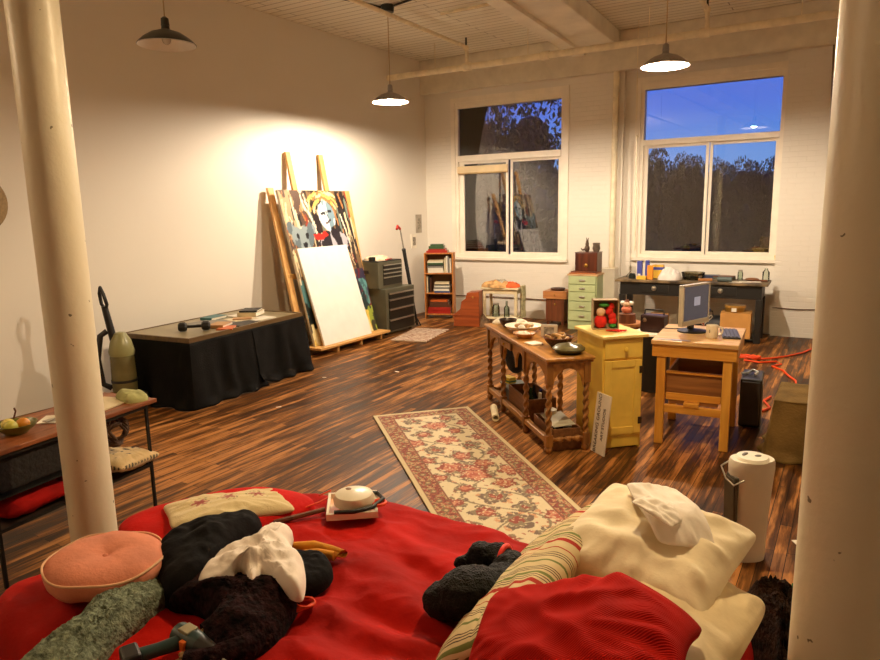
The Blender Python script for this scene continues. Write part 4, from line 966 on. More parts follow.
# white lettered sign leaning on the yellow cabinet
sg = T('lettered_sign', 'narrow white sign with vertical lettering leaning against the yellow cabinet', 'sign', (-1.555, 4.765, .0), -36)
sgm = mat('white sign board', srgb(222, 212, 195), .5, 0, .04)
M = Matrix.Rotation(R(-7), 4, 'X')
mb = MB(); mb.add([(v[0], v[1], v[2]) for v in [(-.085, 0, 0), (.085, 0, 0), (.085, .012, 0), (-.085, .012, 0), (-.085, 0, .46), (.085, 0, .46), (.085, .012, .46), (-.085, .012, .46)]],
       [(0, 3, 2, 1), (4, 5, 6, 7), (0, 1, 5, 4), (1, 2, 6, 5), (2, 3, 7, 6), (3, 0, 4, 7)], M)
mb.build('sign_board', sgm, sg, bevel=.002)
ink = mat('grey ink', srgb(95, 85, 78), .6)
for body, xx, sz in (('BREAKING GROUND', -.035, .048), ('ART STUDIOS', .035, .040)):
    text('lettering', body, sz, ink, sg, (xx, -.0015 + math.sin(R(7)) * .23, .23), (R(83), 0, 0))
    COL.objects[len(COL.objects) - 1].rotation_euler = (Matrix.Rotation(R(-7), 4, 'X') @ Matrix.Rotation(R(90), 4, 'X') @ Matrix.Rotation(R(90), 4, 'Z')).to_euler()
#SECTION:TWIST
# ------------------------------------------------------------ barley twist table
oak = wood('honey oak', srgb(196, 140, 68), srgb(146, 96, 40), .35, 'x', 2.5)
oakz = wood('honey oak upright', srgb(168, 114, 52), srgb(108, 68, 28), .35, 'z', 2.5)
TA = -46.4
tt = T('barley_twist_table', 'long narrow oak table with twisted legs and arched apron by the rug', 'table', (-2.28, 5.285, 0), TA)
TM = tt.matrix_basis.copy()
MB().b2(-.84, .83, -.225, .165, .720, .745).build('tabletop', oak, tt, bevel=.008)
MB().b2(-.83, .82, -.215, .155, .70, .72).build('top_moulding', oakz, tt, bevel=.006)
def twist(r0, z0, z1, turns, n=70, seg=16, lobes=2):
    mb = MB(); vs = []; fs = []
    for i in range(n + 1):
        z = z0 + (z1 - z0) * i / n
        for k in range(seg):
            a = 2 * PI * k / seg; r = r0 * (1 + .32 * math.cos(lobes * (a - turns * 2 * PI * (z - z0))))
            vs.append((r * math.cos(a), r * math.sin(a), z))
    for i in range(n):
        for k in range(seg): fs.append((i * seg + k, i * seg + (k + 1) % seg, (i + 1) * seg + (k + 1) % seg, (i + 1) * seg + k))
    mb.add(vs, fs); return mb
XS = (-.78, -.35, .27, .78); YS = (-.185, .115)
for ix, x in enumerate(XS):
    for y in YS:
        mb = twist(.020, .14, .54, 7); mb.v = [Vector((v.x + x, v.y + y, v.z)) for v in mb.v]
        mb.box(x, y, .62, .052, .052, .16); mb.box(x, y, .10, .056, .056, .09)
        mb.lathe([(.0001, .0), (.02, 0), (.03, .02), (.03, .035), (.018, .056)], x, y)
        mb.build('leg', oakz, tt, smooth=True, bevel=.002)
# aprons with arches
def apron(x0, x1, y, arches, z0=.50, z1=.70, t=.02, swap=False):
    mb = MB(); n = 14
    for (a, b_) in arches:
        top = []
        for i in range(n + 1):
            u = a + (b_ - a) * i / n; h = z0 + (z1 - z0 - .045) * math.sqrt(max(0, 1 - (2 * i / n - 1) ** 2)) ; top.append((u, h))
        for i in range(n):
            (u0, h0), (u1, h1) = top[i], top[i + 1]
            v = [(u0, y - t / 2, h0), (u1, y - t / 2, h1), (u1, y - t / 2, z1), (u0, y - t / 2, z1), (u0, y + t / 2, h0), (u1, y + t / 2, h1), (u1, y + t / 2, z1), (u0, y + t / 2, z1)]
            if swap: v = [(q[1], q[0], q[2]) for q in v]
            mb.add(v, [(0, 1, 2, 3), (7, 6, 5, 4), (0, 4, 5, 1), (3, 2, 6, 7), (1, 5, 6, 2), (0, 3, 7, 4)])
    return mb
for y in YS: apron(-.78, .78, y, [(-.755, -.375), (-.325, .02), (.02, .245), (.295, .755)]).build('apron', oak, tt)
for x in (-.78, .78): apron(0, 0, x, [(-.16, .09)], swap=True).build('apron', oak, tt)
d = MB().b2(-.42, -.05, -.215, -.196, .63, .69).build('drawer', oakz, tt, bevel=.003)
MB().ell((-.23, -.222, .66), (.012, .01, .012), 8).build('knob', brass, d, smooth=True)
for y in YS: MB().b2(-.76, .76, y - .022, y + .022, .08, .125).build('stretcher', oak, tt, bevel=.006)
for x in (-.78, .78):
    mb = twist(.018, -.155, .085, 7, 40); mb.v = [Vector((x, v.z, .10 + v.x)) if False else Vector((x + v.y, v.z, .10 + v.x)) for v in mb.v]
    mb.build('twisted_stretcher', oakz, tt, smooth=True)
def ont(x, y, z=.7465): return tuple(TM @ Vector((x, y, z)))
def bowl(name, label, cat, loc, r_, h_, m, rz=0, rim=None):
    t = T(name, label, cat, loc, rz)
    MB().lathe([(.0001, 0), (r_ * .5, 0), (r_ * .55, .008), (r_ * .85, h_ * .55), (r_, h_), (r_ * .96, h_), (r_ * .80, h_ * .6), (r_ * .5, .015), (.0001, .014)], seg=30).build('bowl_body', m, t, smooth=True)
    if rim: MB().tube([(r_ * .98 * math.cos(a), r_ * .98 * math.sin(a), h_) for a in [k * PI / 12 for k in range(24)]], .006, 6, closed=True).build('rim', rim, t, smooth=True)
    return t
wht_c = mat('white ceramic', srgb(232, 224, 205), .3, 0, .04)
bowl('dark_bowl', 'small dark bowl with brown contents at the far end of twist table', 'bowl', ont(-.57, -.07), .085, .075, mat('dark ceramic', srgb(45, 28, 22), .35))
heap('cloth', [ont(x, y)[:2] for x, y in ((-.83, -.14), (-.70, -.12), (-.62, .02), (-.58, .13), (-.70, .15), (-.82, .05))], .7465, .045, mat('white rag', srgb(225, 215, 190), .9, 0, .15, 14), 'rumpled white cloth around the dark bowl on twist table', 'cloth', folds=.5, fs=12, seed=4)
bowl('platter', 'wide shallow white ceramic bowl in the middle of the twist table', 'bowl', ont(-.30, -.01), .17, .06, wht_c)
for i, (dx, dy, cc) in enumerate(((-.07, .0, 'cream'), (.02, .03, 'tan'), (.06, -.04, 'white'), (-.02, -.05, 'tan'), (.0, .07, 'cream'))):
    single(MB().ell((0, 0, .02), (.035, .028, .02), 10), 'shell', mat('shell ' + cc, BC[cc], .5, 0, .2, 30), ['left cream', 'middle tan', 'front white', 'front tan', 'back cream'][i] + ' shell lying in the wide white bowl', 'shell', ont(-.30 + dx, -.01 + dy, .780), 30 * i, smooth=True)
bowl('tan_bowl', 'low tan bowl with white scraps before the wide white bowl', 'bowl', ont(-.02, -.10), .10, .045, mat('tan ceramic', srgb(190, 135, 65), .4))
heap('scraps', [ont(x, y)[:2] for x, y in ((-.08, -.14), (.0, -.15), (.04, -.10), (-.01, -.05), (-.07, -.07))], .770, .018, paper, 'white paper scraps in the low tan bowl', 'scraps', folds=.8, fs=25, seed=6)
t = T('picture_frame', 'small clear block photo frame standing on the twist table', 'picture frame', ont(.02, .11), TA + 60)
MB().b2(-.07, .07, -.012, .012, 0, .11).build('frame_body', mat('silver frame', srgb(205, 200, 190), .3, .2), t, bevel=.004)
MB().b2(-.045, .045, -.014, -.0125, .02, .09).build('photo', mat('photo print', srgb(70, 65, 62), .4, 0, .5, 30, col2=srgb(165, 160, 155)), t)
bowl('dark_basket', 'dark round woven basket holding curled tan objects on the twist table', 'basket', ont(.40, .04), .12, .075, mat('dark wicker', srgb(80, 52, 28), .7, 0, .3, 60, bump=.6, bs=60), rim=dkw)
for i in range(4):
    single(MB().tube([(.05 * math.cos(a), .03 * math.sin(a), .025 + .01 * math.sin(2 * a)) for a in [k * PI / 6 for k in range(11)]], .014, 8), 'wood_curl', mat('curl', srgb(195, 150, 90), .6, 0, .25, 20), 'curled tan object in the dark woven basket, ' + ['nearest', 'left', 'right', 'topmost'][i] + ' one', 'curl', ont(.40 + (-.04, -.03, .05, .0)[i], .04 + (-.04, .03, .02, 0)[i], .790 + .02 * (i == 3)), 70 * i, smooth=True)
t = T('paper_pad', 'white square paper pad on the twist table', 'paper pad', ont(.27, -.12), TA + 12)
MB().b2(-.06, .06, -.055, .055, 0, .014).build('pad', paper, t, bevel=.002)
t = T('lidded_dish', 'flat dark green lidded oval dish at near end of twist table', 'dish', ont(.66, .02), TA + 10)
MB().lathe([(.0001, 0), (.09, 0), (.125, .03), (.125, .04), (.0001, .04)], seg=28).build('dish_base', mat('dark olive glaze', srgb(75, 72, 45), .3, 0, .2, 20), t, smooth=True)
MB().lathe([(.12, .04), (.10, .06), (.03, .068), (.015, .08), (.0001, .08)], seg=28).build('lid', mat('olive lid glaze', srgb(105, 98, 62), .3, 0, .2, 20), t, smooth=True)
# under the twist table
def crate(name, label, x, y, sx, sy, h_, z=0.001, rz=0, m=None):
    m = m or wood('crate brown', srgb(140, 92, 50), srgb(95, 58, 30), .6, 'x', 3)
    t = T(name, label, 'crate', ont(x, y, z), TA + rz)
    w_ = .012
    MB().b2(-sx / 2, sx / 2, -sy / 2, sy / 2, 0, w_).build('bottom', m, t)
    for s_ in (-1, 1):
        MB().b2(-sx / 2, sx / 2, s_ * sy / 2 - w_ / 2, s_ * sy / 2 + w_ / 2, 0, h_).build('side_panel', m, t, bevel=.002)
        MB().b2(s_ * sx / 2 - w_ / 2, s_ * sx / 2 + w_ / 2, -sy / 2, sy / 2, 0, h_).build('end_panel', m, t, bevel=.002)
    return t
crate('wooden_crate', 'open brown crate of bottles between the middle legs of twist table', -.05, -.02, .52, .24, .26)
crate('wooden_crate', 'open dark crate with glassware at near end under twist table', .53, -.02, .42, .22, .17)
bot = [(.0001, 0), (.035, 0), (.035, .13), (.014, .17), (.014, .22), (.0001, .22)]
dg = mat('black bottle glass', (.012, .012, .01), .12); wb_ = mat('cream bottle', srgb(215, 205, 180), .4); bg_ = mat('dark green glass', (.02, .05, .02), .15)
for i, (x, y, m_, cl) in enumerate(((-.22, 0, dg, 'black'), (-.13, .03, dg, 'black'), (-.05, -.03, bg_, 'dark green'), (.04, .03, dg, 'black'), (.13, -.01, wb_, 'cream'))):
    jar('bottle', *ont(x, y, .014), .035, .22, m_, '%s bottle in the open brown crate, %s from the far end' % (cl, ['first', 'second', 'third', 'fourth', 'last'][i]), 'bottle', prof=[(a, b * 1.25) for a, b in bot])
jar('ceramic_jar', *ont(.40, -.02, .014), .055, .22, wb_, 'cream ceramic jar at the far end of the dark crate', 'jar', prof=[(.0001, 0), (.05, 0), (.055, .10), (.04, .14), (.05, .15), (.05, .21), (.03, .22), (.0001, .22)])
for i, (x, y) in enumerate(((.50, .03), (.58, -.03), (.66, .02))):
    jar('glass_jar', *ont(x, y, .014), .04, .14, glassmat('jar glass', (.85, .9, .85), 1.45), 'clear glass jar in the dark crate, %s of three' % ['farthest', 'middle', 'nearest'][i], lid=silver)
t = T('plastic_sheet', 'flat cloudy plastic sheet lying tilted on the dark crate', 'lid', ont(.55, -.02, .185), TA)
MB().box(0, 0, 0, .30, .18, .006, rot=(4, 3, 0)).build('cover_sheet', mat('cloudy plastic', srgb(190, 185, 165), .25), t, bevel=.002)
t = T('plastic_tub', 'dark grey tub with pale contents at the far end under twist table', 'tub', ont(-.56, .0, .001), TA)
MB().b2(-.14, .14, -.10, .10, 0, .17).build('tub_body', mat('dark grey tub', srgb(60, 62, 60), .4), t, bevel=.012)
MB().b2(-.15, .15, -.11, .11, .17, .19).build('rim', mat('grey tub rim', srgb(110, 118, 115), .4), t, bevel=.006)
t = T('yellow_package', 'small yellow and green package on the dark grey tub', 'package', ont(-.63, -.04, .192), TA + 20)
MB().b2(-.06, .06, -.04, .04, 0, .06).build('package_body', mat('yellow pack', srgb(225, 195, 60), .4), t, bevel=.006)
MB().b2(-.061, .061, -.041, .041, .015, .03).build('label_band', mat('green pack', srgb(60, 110, 70), .4), t)
t = T('black_pot', 'hanging black cloth bundle inside the far arches of twist table', 'bundle', ont(-.56, .0, .30), TA)
o = MB().ell((0, 0, .14), (.15, .09, .14), 16).build('bundle_body', mat('black cloth', (.012, .011, .012), .9, 0, .2, bump=.4), t, smooth=True)
tb = T('paper_tube', 'white paper tube lying on the floor at the twist table foot', 'tube', (-2.66, 5.24, .032), -60)
ring = MB().lathe([(.032, -.16), (.032, .16), (.022, .16), (.022, -.16), (.032, -.16)], M=Matrix.Rotation(R(90), 4, 'Y'), seg=24)
ring.build('tube_wall', mat('cream paper', srgb(235, 220, 180), .6), tb, smooth=True)

# ------------------------------------------------------------ pine work table with the monitor
pinew = wood('golden pine', srgb(226, 168, 72), srgb(196, 132, 46), .4, 'x', 2.5); pinev = wood('golden pine leg', srgb(228, 172, 74), srgb(198, 134, 48), .4, 'z', 2.5)
PA = 4.0
pt_ = T('pine_table', 'golden pine work table with a crate shelf holding the monitor', 'table', (-1.0, 5.60, 0), PA)
PM = pt_.matrix_basis.copy()
MB().b2(-.31, .31, -.40, .38, .795, .83).build('tabletop', wood('pale worn pine top', srgb(222, 184, 128), srgb(196, 150, 92), .4, 'x', 2.5), pt_, bevel=.006)
MB().b2(-.30, .30, -.385, -.365, .70, .795).build('front_apron', pinew, pt_, bevel=.003)
MB().b2(-.30, .30, .365, .385, .70, .795).build('back_apron', pinew, pt_, bevel=.003)
for s_ in (-1, 1): MB().b2(s_ * .295 - .01, s_ * .295 + .01, -.37, .37, .70, .795).build('side_apron', pinew, pt_, bevel=.003)
for a in (-.235, .24):
    for b_ in (-.35, .31): MB().box(a, b_, .35, .065, .05, .70).build('leg', pinev, pt_, bevel=.005)
for b_ in (-.34, .32): MB().b2(-.22, .23, b_ - .02, b_ + .02, .255, .315).build('stretcher', pinew, pt_, bevel=.004)
MB().b2(-.06, .05, -.37, -.30, .315, .345).build('stop_block', pinew, pt_, bevel=.003)
ct = T('shelf_crate', 'brown open wooden crate resting across the pine table stretchers', 'crate', tuple(PM @ Vector((0, .02, .316))), PA)
cw = wood('crate tan', srgb(160, 108, 56), srgb(118, 74, 36), .5, 'x', 3)
MB().b2(-.20, .20, -.30, .26, .03, .045).build('bottom', cw, ct)
MB().b2(-.20, .20, -.31, -.295, .03, .24).build('front_panel', cw, ct, bevel=.002)
MB().b2(-.20, .20, .25, .265, .03, .24).build('back_panel', cw, ct, bevel=.002)
for s_ in (-1, 1): MB().b2(s_ * .20 - .008, s_ * .20 + .008, -.30, .26, .03, .24).build('side_panel', cw, ct, bevel=.002)
MB().b2(-.20, .20, -.325, -.31, .03, .085).build('batten', pinew, ct, bevel=.002)
for b_ in (-.30, .24): MB().b2(-.18, .18, b_ - .02, b_ + .02, 0, .03).build('runner', cw, ct)
MB().b2(-.205, .205, -.325, -.295, .24, .26).build('rim', pinew, ct, bevel=.002)
def onp(x, y, z=.831): return tuple(PM @ Vector((x, y, z)))
mo = T('monitor', 'silver framed flat computer monitor on the pine table', 'monitor', onp(-.055, .06), 0)
mo.rotation_euler = (0, 0, R(69.0))
slv = mat('silver plastic', srgb(190, 184, 172), .4, .2, .03)
fr = MB(); fw, fh, y0 = .19, .155, -.02
cz = .235
fr.b2(-fw, fw, -.012, .03, cz + fh - .016, cz + fh); fr.b2(-fw, -fw + .016, -.012, .03, cz - fh, cz + fh); fr.b2(fw - .016, fw, -.012, .03, cz - fh, cz + fh); fr.b2(-fw, fw, -.012, .03, cz - fh - .02, cz - fh + .022)
fr.build('bezel', slv, mo, bevel=.003)
MB().b2(-fw + .01, fw - .01, .0, .045, cz - fh, cz + fh - .01).build('back_shell', black_plastic, mo, bevel=.008)
scn = MB().b2(-fw + .016, fw - .016, -.006, -.001, cz - fh + .022, cz + fh - .016).build('screen', mat('screen on', (.02, .02, .03), .15, emit=(.20, .18, .22, .22)), mo)
MB().b2(-.03, .055, -.0075, -.0065, cz - .02, cz + .05).build('screen_window', mat('screen dialog', (.2, .2, .25), .2, emit=(.42, .40, .46, .5)), scn)
MB().box(0, .035, .09, .06, .03, .16).build('neck', black_plastic, mo, bevel=.006)
MB().lathe([(.0001, 0), (.115, 0), (.115, .010), (.04, .022), (.0001, .022)], 0, .02, seg=30).build('base', black_plastic, mo, smooth=True)
mg = T('mug', 'cream mug with a dark print on the pine table', 'mug', onp(.10, -.16), -70)
MB().lathe([(.0001, 0), (.040, 0), (.044, .01), (.044, .10), (.040, .10), (.039, .012), (.0001, .01)], seg=28).build('mug_body', wht_c, mg, smooth=True)
MB().tube([(0, .042, .085), (0, .07, .08), (0, .078, .055), (0, .065, .028), (0, .042, .022)], .007, 8).build('handle', wht_c, mg, smooth=True)
for k, w_ in ((0, .018), (1, .026), (2, .02)):
    MB().add([((.0447) * math.cos(a), .0447 * math.sin(a), .045 + .009 * k + dz) for dz in (0, .005) for a in [(-.6 + w_ * 10 * (i / 6 - .5)) for i in range(7)]], [(i, i + 1, i + 8, i + 7) for i in range(6)]).build('print_line', mat('grey ink', srgb(95, 85, 78), .6), mg)
kb = T('keyboard', 'dark grey keyboard on the right back of the pine table', 'keyboard', onp(.215, .02), PA - 82)
MB().b2(-.19, .19, -.065, .065, 0, .014).build('case', mat('dark grey plastic', srgb(55, 55, 60), .4), kb, bevel=.004)
for rr in range(4): MB().b2(-.18, .18, -.055 + rr * .028, -.035 + rr * .028, .014, .02).build('key_row', mat('key grey', srgb(90, 90, 96), .4), kb, bevel=.002)
for i, (a, b_, rr, ml, lb) in enumerate(((-.20, -.35, 3, mat('grey tape', srgb(190, 180, 175), .5), 'strip of pale paper at the left front edge of pine table'), (-.10, -.36, -4, mat('lilac paper', srgb(175, 165, 185), .6), 'strip of lilac paper at the front edge of pine table'))):
    single(MB().b2(-.07, .07, -.02, .02, 0, .002), 'paper_strip', ml, lb, 'paper', onp(a, b_, .831 + .0025 * i), PA + rr)
single(MB().tube([onp(-.10, .20, .838), onp(-.22, .10, .838), onp(-.30, .12, .836), onp(-.335, .20, .81), onp(-.35, .26, .6), onp(-.36, .3, .3), onp(-.36, .3, .01)], .004, 6), 'monitor_cable', black_plastic, 'black cable running off the left edge of pine table', 'cable', (0, 0, 0), smooth=True)
tw = T('computer_tower', 'black computer tower standing on the floor right of the pine table', 'computer', (-.655, 6.10, 0), 4); tw.scale = (.82, .9, 1)
MB().b2(-.10, .10, -.20, .22, .01, .42).build('case', black_plastic, tw, bevel=.015)
MB().b2(-.085, .085, -.215, -.20, .03, .40).build('front_panel', mat('dark silver panel', srgb(70, 70, 70), .3, .4), tw, bevel=.01)
MB().tube([(.02, -.05, .43), (.05, 0, .445), (.0, .05, .45), (-.05, 0, .43), (-.10, -.08, .44)], .012, 8).build('coiled_lead', mat('clear lead', srgb(200, 205, 205), .2), tw, smooth=True)
MB().b2(.095, .106, -.15, .05, .05, .38).build('side_vent', mat('silver vent', srgb(120, 125, 125), .3, .6), tw, bevel=.003)
# orange extension lead on the floor
single(MB().tube([(-1.05, 8.72, .012), (-.9, 8.66, .012), (-.75, 8.8, .012), (-.6, 9.0, .012), (-.45, 9.3, .012), (-.36, 9.62, .012), (-.36, 10.0, .012), (-.34, 10.30, .012)], .011, 8), 'extension_cord', orange_cord_m, 'orange extension cord running along floor toward the wall outlet', 'cord', (0, 0, 0), smooth=True)
single(MB().tube([(-1.02, 8.55, .012), (-.85, 8.5, .012), (-.68, 8.62, .014), (-.62, 8.5, .014), (-.70, 8.35, .012), (-.58, 8.2, .012), (-.50, 7.95, .012), (-.42, 7.75, .012), (-.40, 7.5, .012)], .011, 8), 'extension_cord', orange_cord_m, 'orange extension cord squiggling on the floor toward the draped box', 'cord', (0, 0, 0), smooth=True)
single(MB().tube([(-.98 + .12 * math.cos(a), 8.66 + .05 * math.sin(a), .024 + .012 * (k % 3)) for k, a in enumerate([i * PI / 5 for i in range(30)])], .010, 8), 'cord_coil', orange_cord_m, 'small coil of orange cord on the floor before the workbench', 'cord', (0, 0, 0), smooth=True)
single(MB().tube([(-.58, 7.0, .012), (-.62, 6.8, .015), (-.55, 6.6, .012), (-.60, 6.45, .012)], .011, 8), 'extension_cord', orange_cord_m, 'short stretch of orange cord left of the draped box', 'cord', (0, 0, 0), smooth=True)
#SECTION:RUG
# ================================================================ floor rug
def rugfn(W_, L_):
    rnd = random.Random(21)
    mot = []
    rows = 13
    for k in range(rows):
        v = (-1 + 2 * (k + .5) / rows) * (L_ / 2 - .17)
        us = (0, -.27, .27) if k % 2 else (-.14, .14)
        for u in us: mot.append((u + rnd.uniform(-.015, .015), v + rnd.uniform(-.02, .02), (.125 if u == 0 else .105) * rnd.uniform(.9, 1.15), rnd.randint(0, 2)))
    mot.append((0, .1, .20, 1))
    cols = [srgb(*c) for c in ((172, 84, 66), (196, 128, 100), (146, 66, 52), (136, 122, 96), (112, 92, 80), (206, 158, 118))]
    base = srgb(218, 204, 170)
    bor = [srgb(*c) for c in ((146, 66, 50), (122, 52, 42), (176, 108, 80), (196, 170, 126), (98, 84, 70), (122, 106, 74))]
    def f(co):
        x, y = co.x, co.y
        dx = W_ / 2 - abs(x); dy = L_ / 2 - abs(y); e = min(dx, dy)
        n = noise.noise(Vector((x * 30, y * 30, 2.2))); n2 = noise.noise(Vector((x * 55, y * 55, 9)))
        if e < .035: return srgb(206, 190, 150)
        if e < .042 or .155 < e < .163: return srgb(128, 76, 56)
        if e < .155:
            along = y if dx < dy else x
            ph = (along % .15) / .15 - .5; d = math.hypot(ph * .15, e - .098)
            if d < .040 * (1 + .35 * n): return bor[int((d * 80 + n + 4)) % 6 if d > .012 else 3]
            return (bor[1] if n2 > 0 else bor[0]) if n > .12 else (bor[5] if n2 > .1 else (bor[3] if n2 > -.15 else bor[2]))
        for (mx, my, r_, t_) in mot:
            d = math.hypot(x - mx, y - my); a = math.atan2(y - my, x - mx)
            rr = r_ * (.80 + .20 * math.cos(5 * a + t_) + .25 * n)
            if d < rr:
                if n2 > .33: return base
                return cols[int(d / r_ * 3.6 + n * 1.2 + t_ + 6) % 6]
        vine = abs(x - .20 * math.sin(y * 7)) < .010 or abs(x + .20 * math.sin(y * 7 + 1)) < .010
        if vine: return cols[3]
        if n > .42: return cols[0] if n2 > 0 else cols[3]
        return [c * (1 + .05 * n2) for c in base]
    return f
RW, RL = .90, 2.80
ra = math.degrees(math.atan2(-1.64, 1.74)) - 90
o = gridpanel(RW, RL, 150, 400, lambda x, y: .010 + .002 * fbm(x * 4, y * 3)).build('persian_rug', rm_, loc=(-2.28, 4.05, 0), rot=(0, 0, ra))
o.modifiers.new('solid', 'SOLIDIFY').thickness = .008
paint(o, rugfn(RW, RL)); tag(o, 'cream and red floral runner rug between the bed and the twist table', 'rug')
fr_ = MB()
for s_ in (-1, 1):
    for k in range(75): fr_.b2(-RW / 2 + .003 + k * RW / 75, -RW / 2 + .008 + k * RW / 75, s_ * RL / 2, s_ * (RL / 2 + .03), .002, .007)
q_ = fr_.build('fringe', mat('cream fringe', srgb(220, 200, 160), .9), o); S(q_, 'stuff')

# scraps of paper on the floor
for i, (x, y, sx_, lb) in enumerate(((-4.42, 6.22, .05, 'small white paper scrap on floor midway to the tool cabinet'), (-5.0, 5.62, .04, 'small white scrap on the floor by the black cloth corner'), (-4.62, 4.52, .05, 'small pale scrap on the boards before the black draped table'), (-1.16, 4.3, .05, 'small white scrap on the floor before the yellow cabinet'), (-.15, 3.95, .06, 'thin white scrap on the floor right of the heater'), (-.13, 4.35, .04, 'small white scrap on the floor behind the heater'))):
    single(MB().box(0, 0, .002, sx_, sx_ * .45, .003, rot=(0, 2, 0)), 'paper_scrap', paper, lb, 'scrap', (x, y, .001), 30 * i)

# ================================================================ left wall: draped table, vacuum
DA = 5.7
dt = T('low_table', 'long low table with grey rimmed top against the left wall', 'table', (-5.87, 4.93, 0), DA)
DM = dt.matrix_basis.copy()
olive = mat('grey olive top', srgb(140, 128, 98), .35, 0, .12, 5)
MB().b2(-.44, .44, -.85, .85, .645, .675).build('tabletop', olive, dt, bevel=.004)
rimw = wood('dark rim wood', srgb(112, 88, 54), srgb(84, 64, 38), .4, 'y', 3)
rmb = MB(); rmb.b2(.44, .465, -.875, .875, .63, .685); rmb.b2(-.445, -.44, -.875, .875, .63, .685); rmb.b2(-.44, .44, -.875, -.85, .63, .685); rmb.b2(-.44, .44, .85, .875, .63, .685)
rmb.build('rim', rimw, dt, bevel=.003)
for a in (-.42, .42):
    for b_ in (-.80, .80): MB().box(a, b_, .32, .05, .05, .64).build('leg', rimw, dt)
def drape(path, z1, m, name, loc, rz, flare=.06, nf=.028, hem=lambda s: 0.0, seed=0, ns=260, nz_=26):
    L = [0]; P = [Vector(p) for p in path]
    for a, b_ in zip(P, P[1:]): L.append(L[-1] + (b_ - a).length)
    tot = L[-1]; mb = MB(); vs = []
    for j in range(nz_ + 1):
        t = j / nz_
        for i in range(ns + 1):
            s = tot * i / ns; k = 0
            while k < len(L) - 2 and s > L[k + 1]: k += 1
            f = (s - L[k]) / (L[k + 1] - L[k]); p = P[k].lerp(P[k + 1], f)
            d = (P[k + 1] - P[k]).normalized(); nrm = Vector((d.y, -d.x))
            if f > .9 and k < len(P) - 2:
                d2 = (P[k + 2] - P[k + 1]).normalized(); nrm = nrm.lerp(Vector((d2.y, -d2.x)), (f - .9) * 5).normalized()
            if f < .1 and k > 0:
                d0 = (P[k] - P[k - 1]).normalized(); nrm = nrm.lerp(Vector((d0.y, -d0.x)), (.1 - f) * 5).normalized()
            w_ = fbm(s * 2.6 + seed, t * .9, seed, 2)
            off = .004 + flare * t ** 1.4 + nf * t ** .5 * (.5 + math.sin(s * 15 + 3 * w_ + 1.2 * t) * .55 + w_ * 1.0)
            off += .05 * max(0, t - .88) * 8 * (.5 + .5 * math.sin(s * 23 + seed))
            z = z1 - (z1 - hem(s / tot)) * t
            q = p + nrm * off
            vs.append((q.x, q.y, max(z, .004)))
    mb.add(vs, [(j * (ns + 1) + i, j * (ns + 1) + i + 1, (j + 1) * (ns + 1) + i + 1, (j + 1) * (ns + 1) + i) for j in range(nz_) for i in range(ns)])
    o = mb.build(name, m, smooth=True); o.location = loc; o.rotation_euler = (0, 0, R(rz))
    o.data.polygons.foreach_set('use_smooth', [True] * len(o.data.polygons))
    o.modifiers.new('solid', 'SOLIDIFY').thickness = .004
    return o
blackcloth = mat('black drape cloth', (.005, .0045, .004), .85, 0, .25, 5, bump=.25, bs=90, spec=.15)
o = drape([(-.40, -.878), (.470, -.878), (.470, .08)], .64, blackcloth, 'black_drape', (-5.87, 4.93, 0), DA, hem=lambda s: .004, seed=3)
tag(o, 'black cloth hanging over near end and front of the low table', 'cloth')
o = drape([(.472, -.02), (.472, .882), (.1, .882)], .64, blackcloth, 'black_drape', (-5.87, 4.93, 0), DA, flare=.05, nf=.03, hem=lambda s: .006 + .08 * math.exp(-((s - .0) / .12) ** 2), seed=8)
tag(o, 'black cloth hanging over the far front half of the low table', 'cloth')
def ond(x, y, z=.676): return tuple(DM @ Vector((x, y, z)))
db = T('dumbbell', 'dark dumbbell lying on the near end of the low table', 'dumbbell', ond(.16, -.50, .676), DA + 42); db.scale = (1.15, 1.1, 1.1)
MB().tube([(-.07, 0, .045), (.07, 0, .045)], .014, 10).build('grip', black_metal, db, smooth=True)
for s_ in (-1, 1): MB().tube([(s_ * .06, 0, .045), (s_ * .075, 0, .045), (s_ * .12, 0, .045), (s_ * .135, 0, .045)], [.030, .044, .044, .030], 8).build('weight', black_metal, db, bevel=.003)
DMm = DM
book('book', .22, -.20, .676, .17, .24, .035, 'tan', 'tan book lying on the low table nearest the dumbbell', DMm, 'books on the low table', 18, 'flat')
book('book', .36, -.26, .676, .16, .22, .012, 'orange', 'thin orange edged book at the front of the low table', DMm, 'books on the low table', 30, 'flat')
book('book', .06, -.06, .676, .34, .30, .016, 'grey', 'large flat grey book in the middle of the low table', DMm, 'books on the low table', 12, 'flat')
book('book', .14, .20, .676, .24, .30, .018, 'cream', 'open looking cream magazine in the middle of the low table', DMm, 'books on the low table', -14, 'flat')
book('book', .06, .46, .695, .22, .28, .045, 'cream', 'thick cream book stacked at the far half of the low table', DMm, 'books on the low table', 20, 'flat')
book('book', .06, .46, .742, .20, .25, .018, 'black', 'black covered book on top of the thick cream book', DMm, 'books on the low table', 26, 'flat')
book('book', .29, .34, .676, .20, .30, .012, 'white', 'white sheaf of papers at the front edge of the low table', DMm, 'books on the low table', -8, 'flat')
book('book', .30, .02, .676, .26, .34, .010, 'black', 'flat black folder at the front of the low table', DMm, 'books on the low table', 6, 'flat')
book('book', -.24, .18, .676, .16, .26, .03, 'teal', 'blue green book by the wall side of the low table', DMm, 'books on the low table', 4, 'flat')
book('book', -.12, -.14, .676, .22, .30, .012, 'grey', 'grey sketch pad on the wall side of the low table', DMm, 'books on the low table', -10, 'flat')
book('book', .16, .20, .695, .20, .14, .010, 'tan', 'small tan notebook lying on the cream magazine', DMm, 'books on the low table', 40, 'flat')
book('book', -.10, .42, .676, .16, .22, .014, 'white', 'white pamphlet behind the thick cream book on the low table', DMm, 'books on the low table', 0, 'flat')
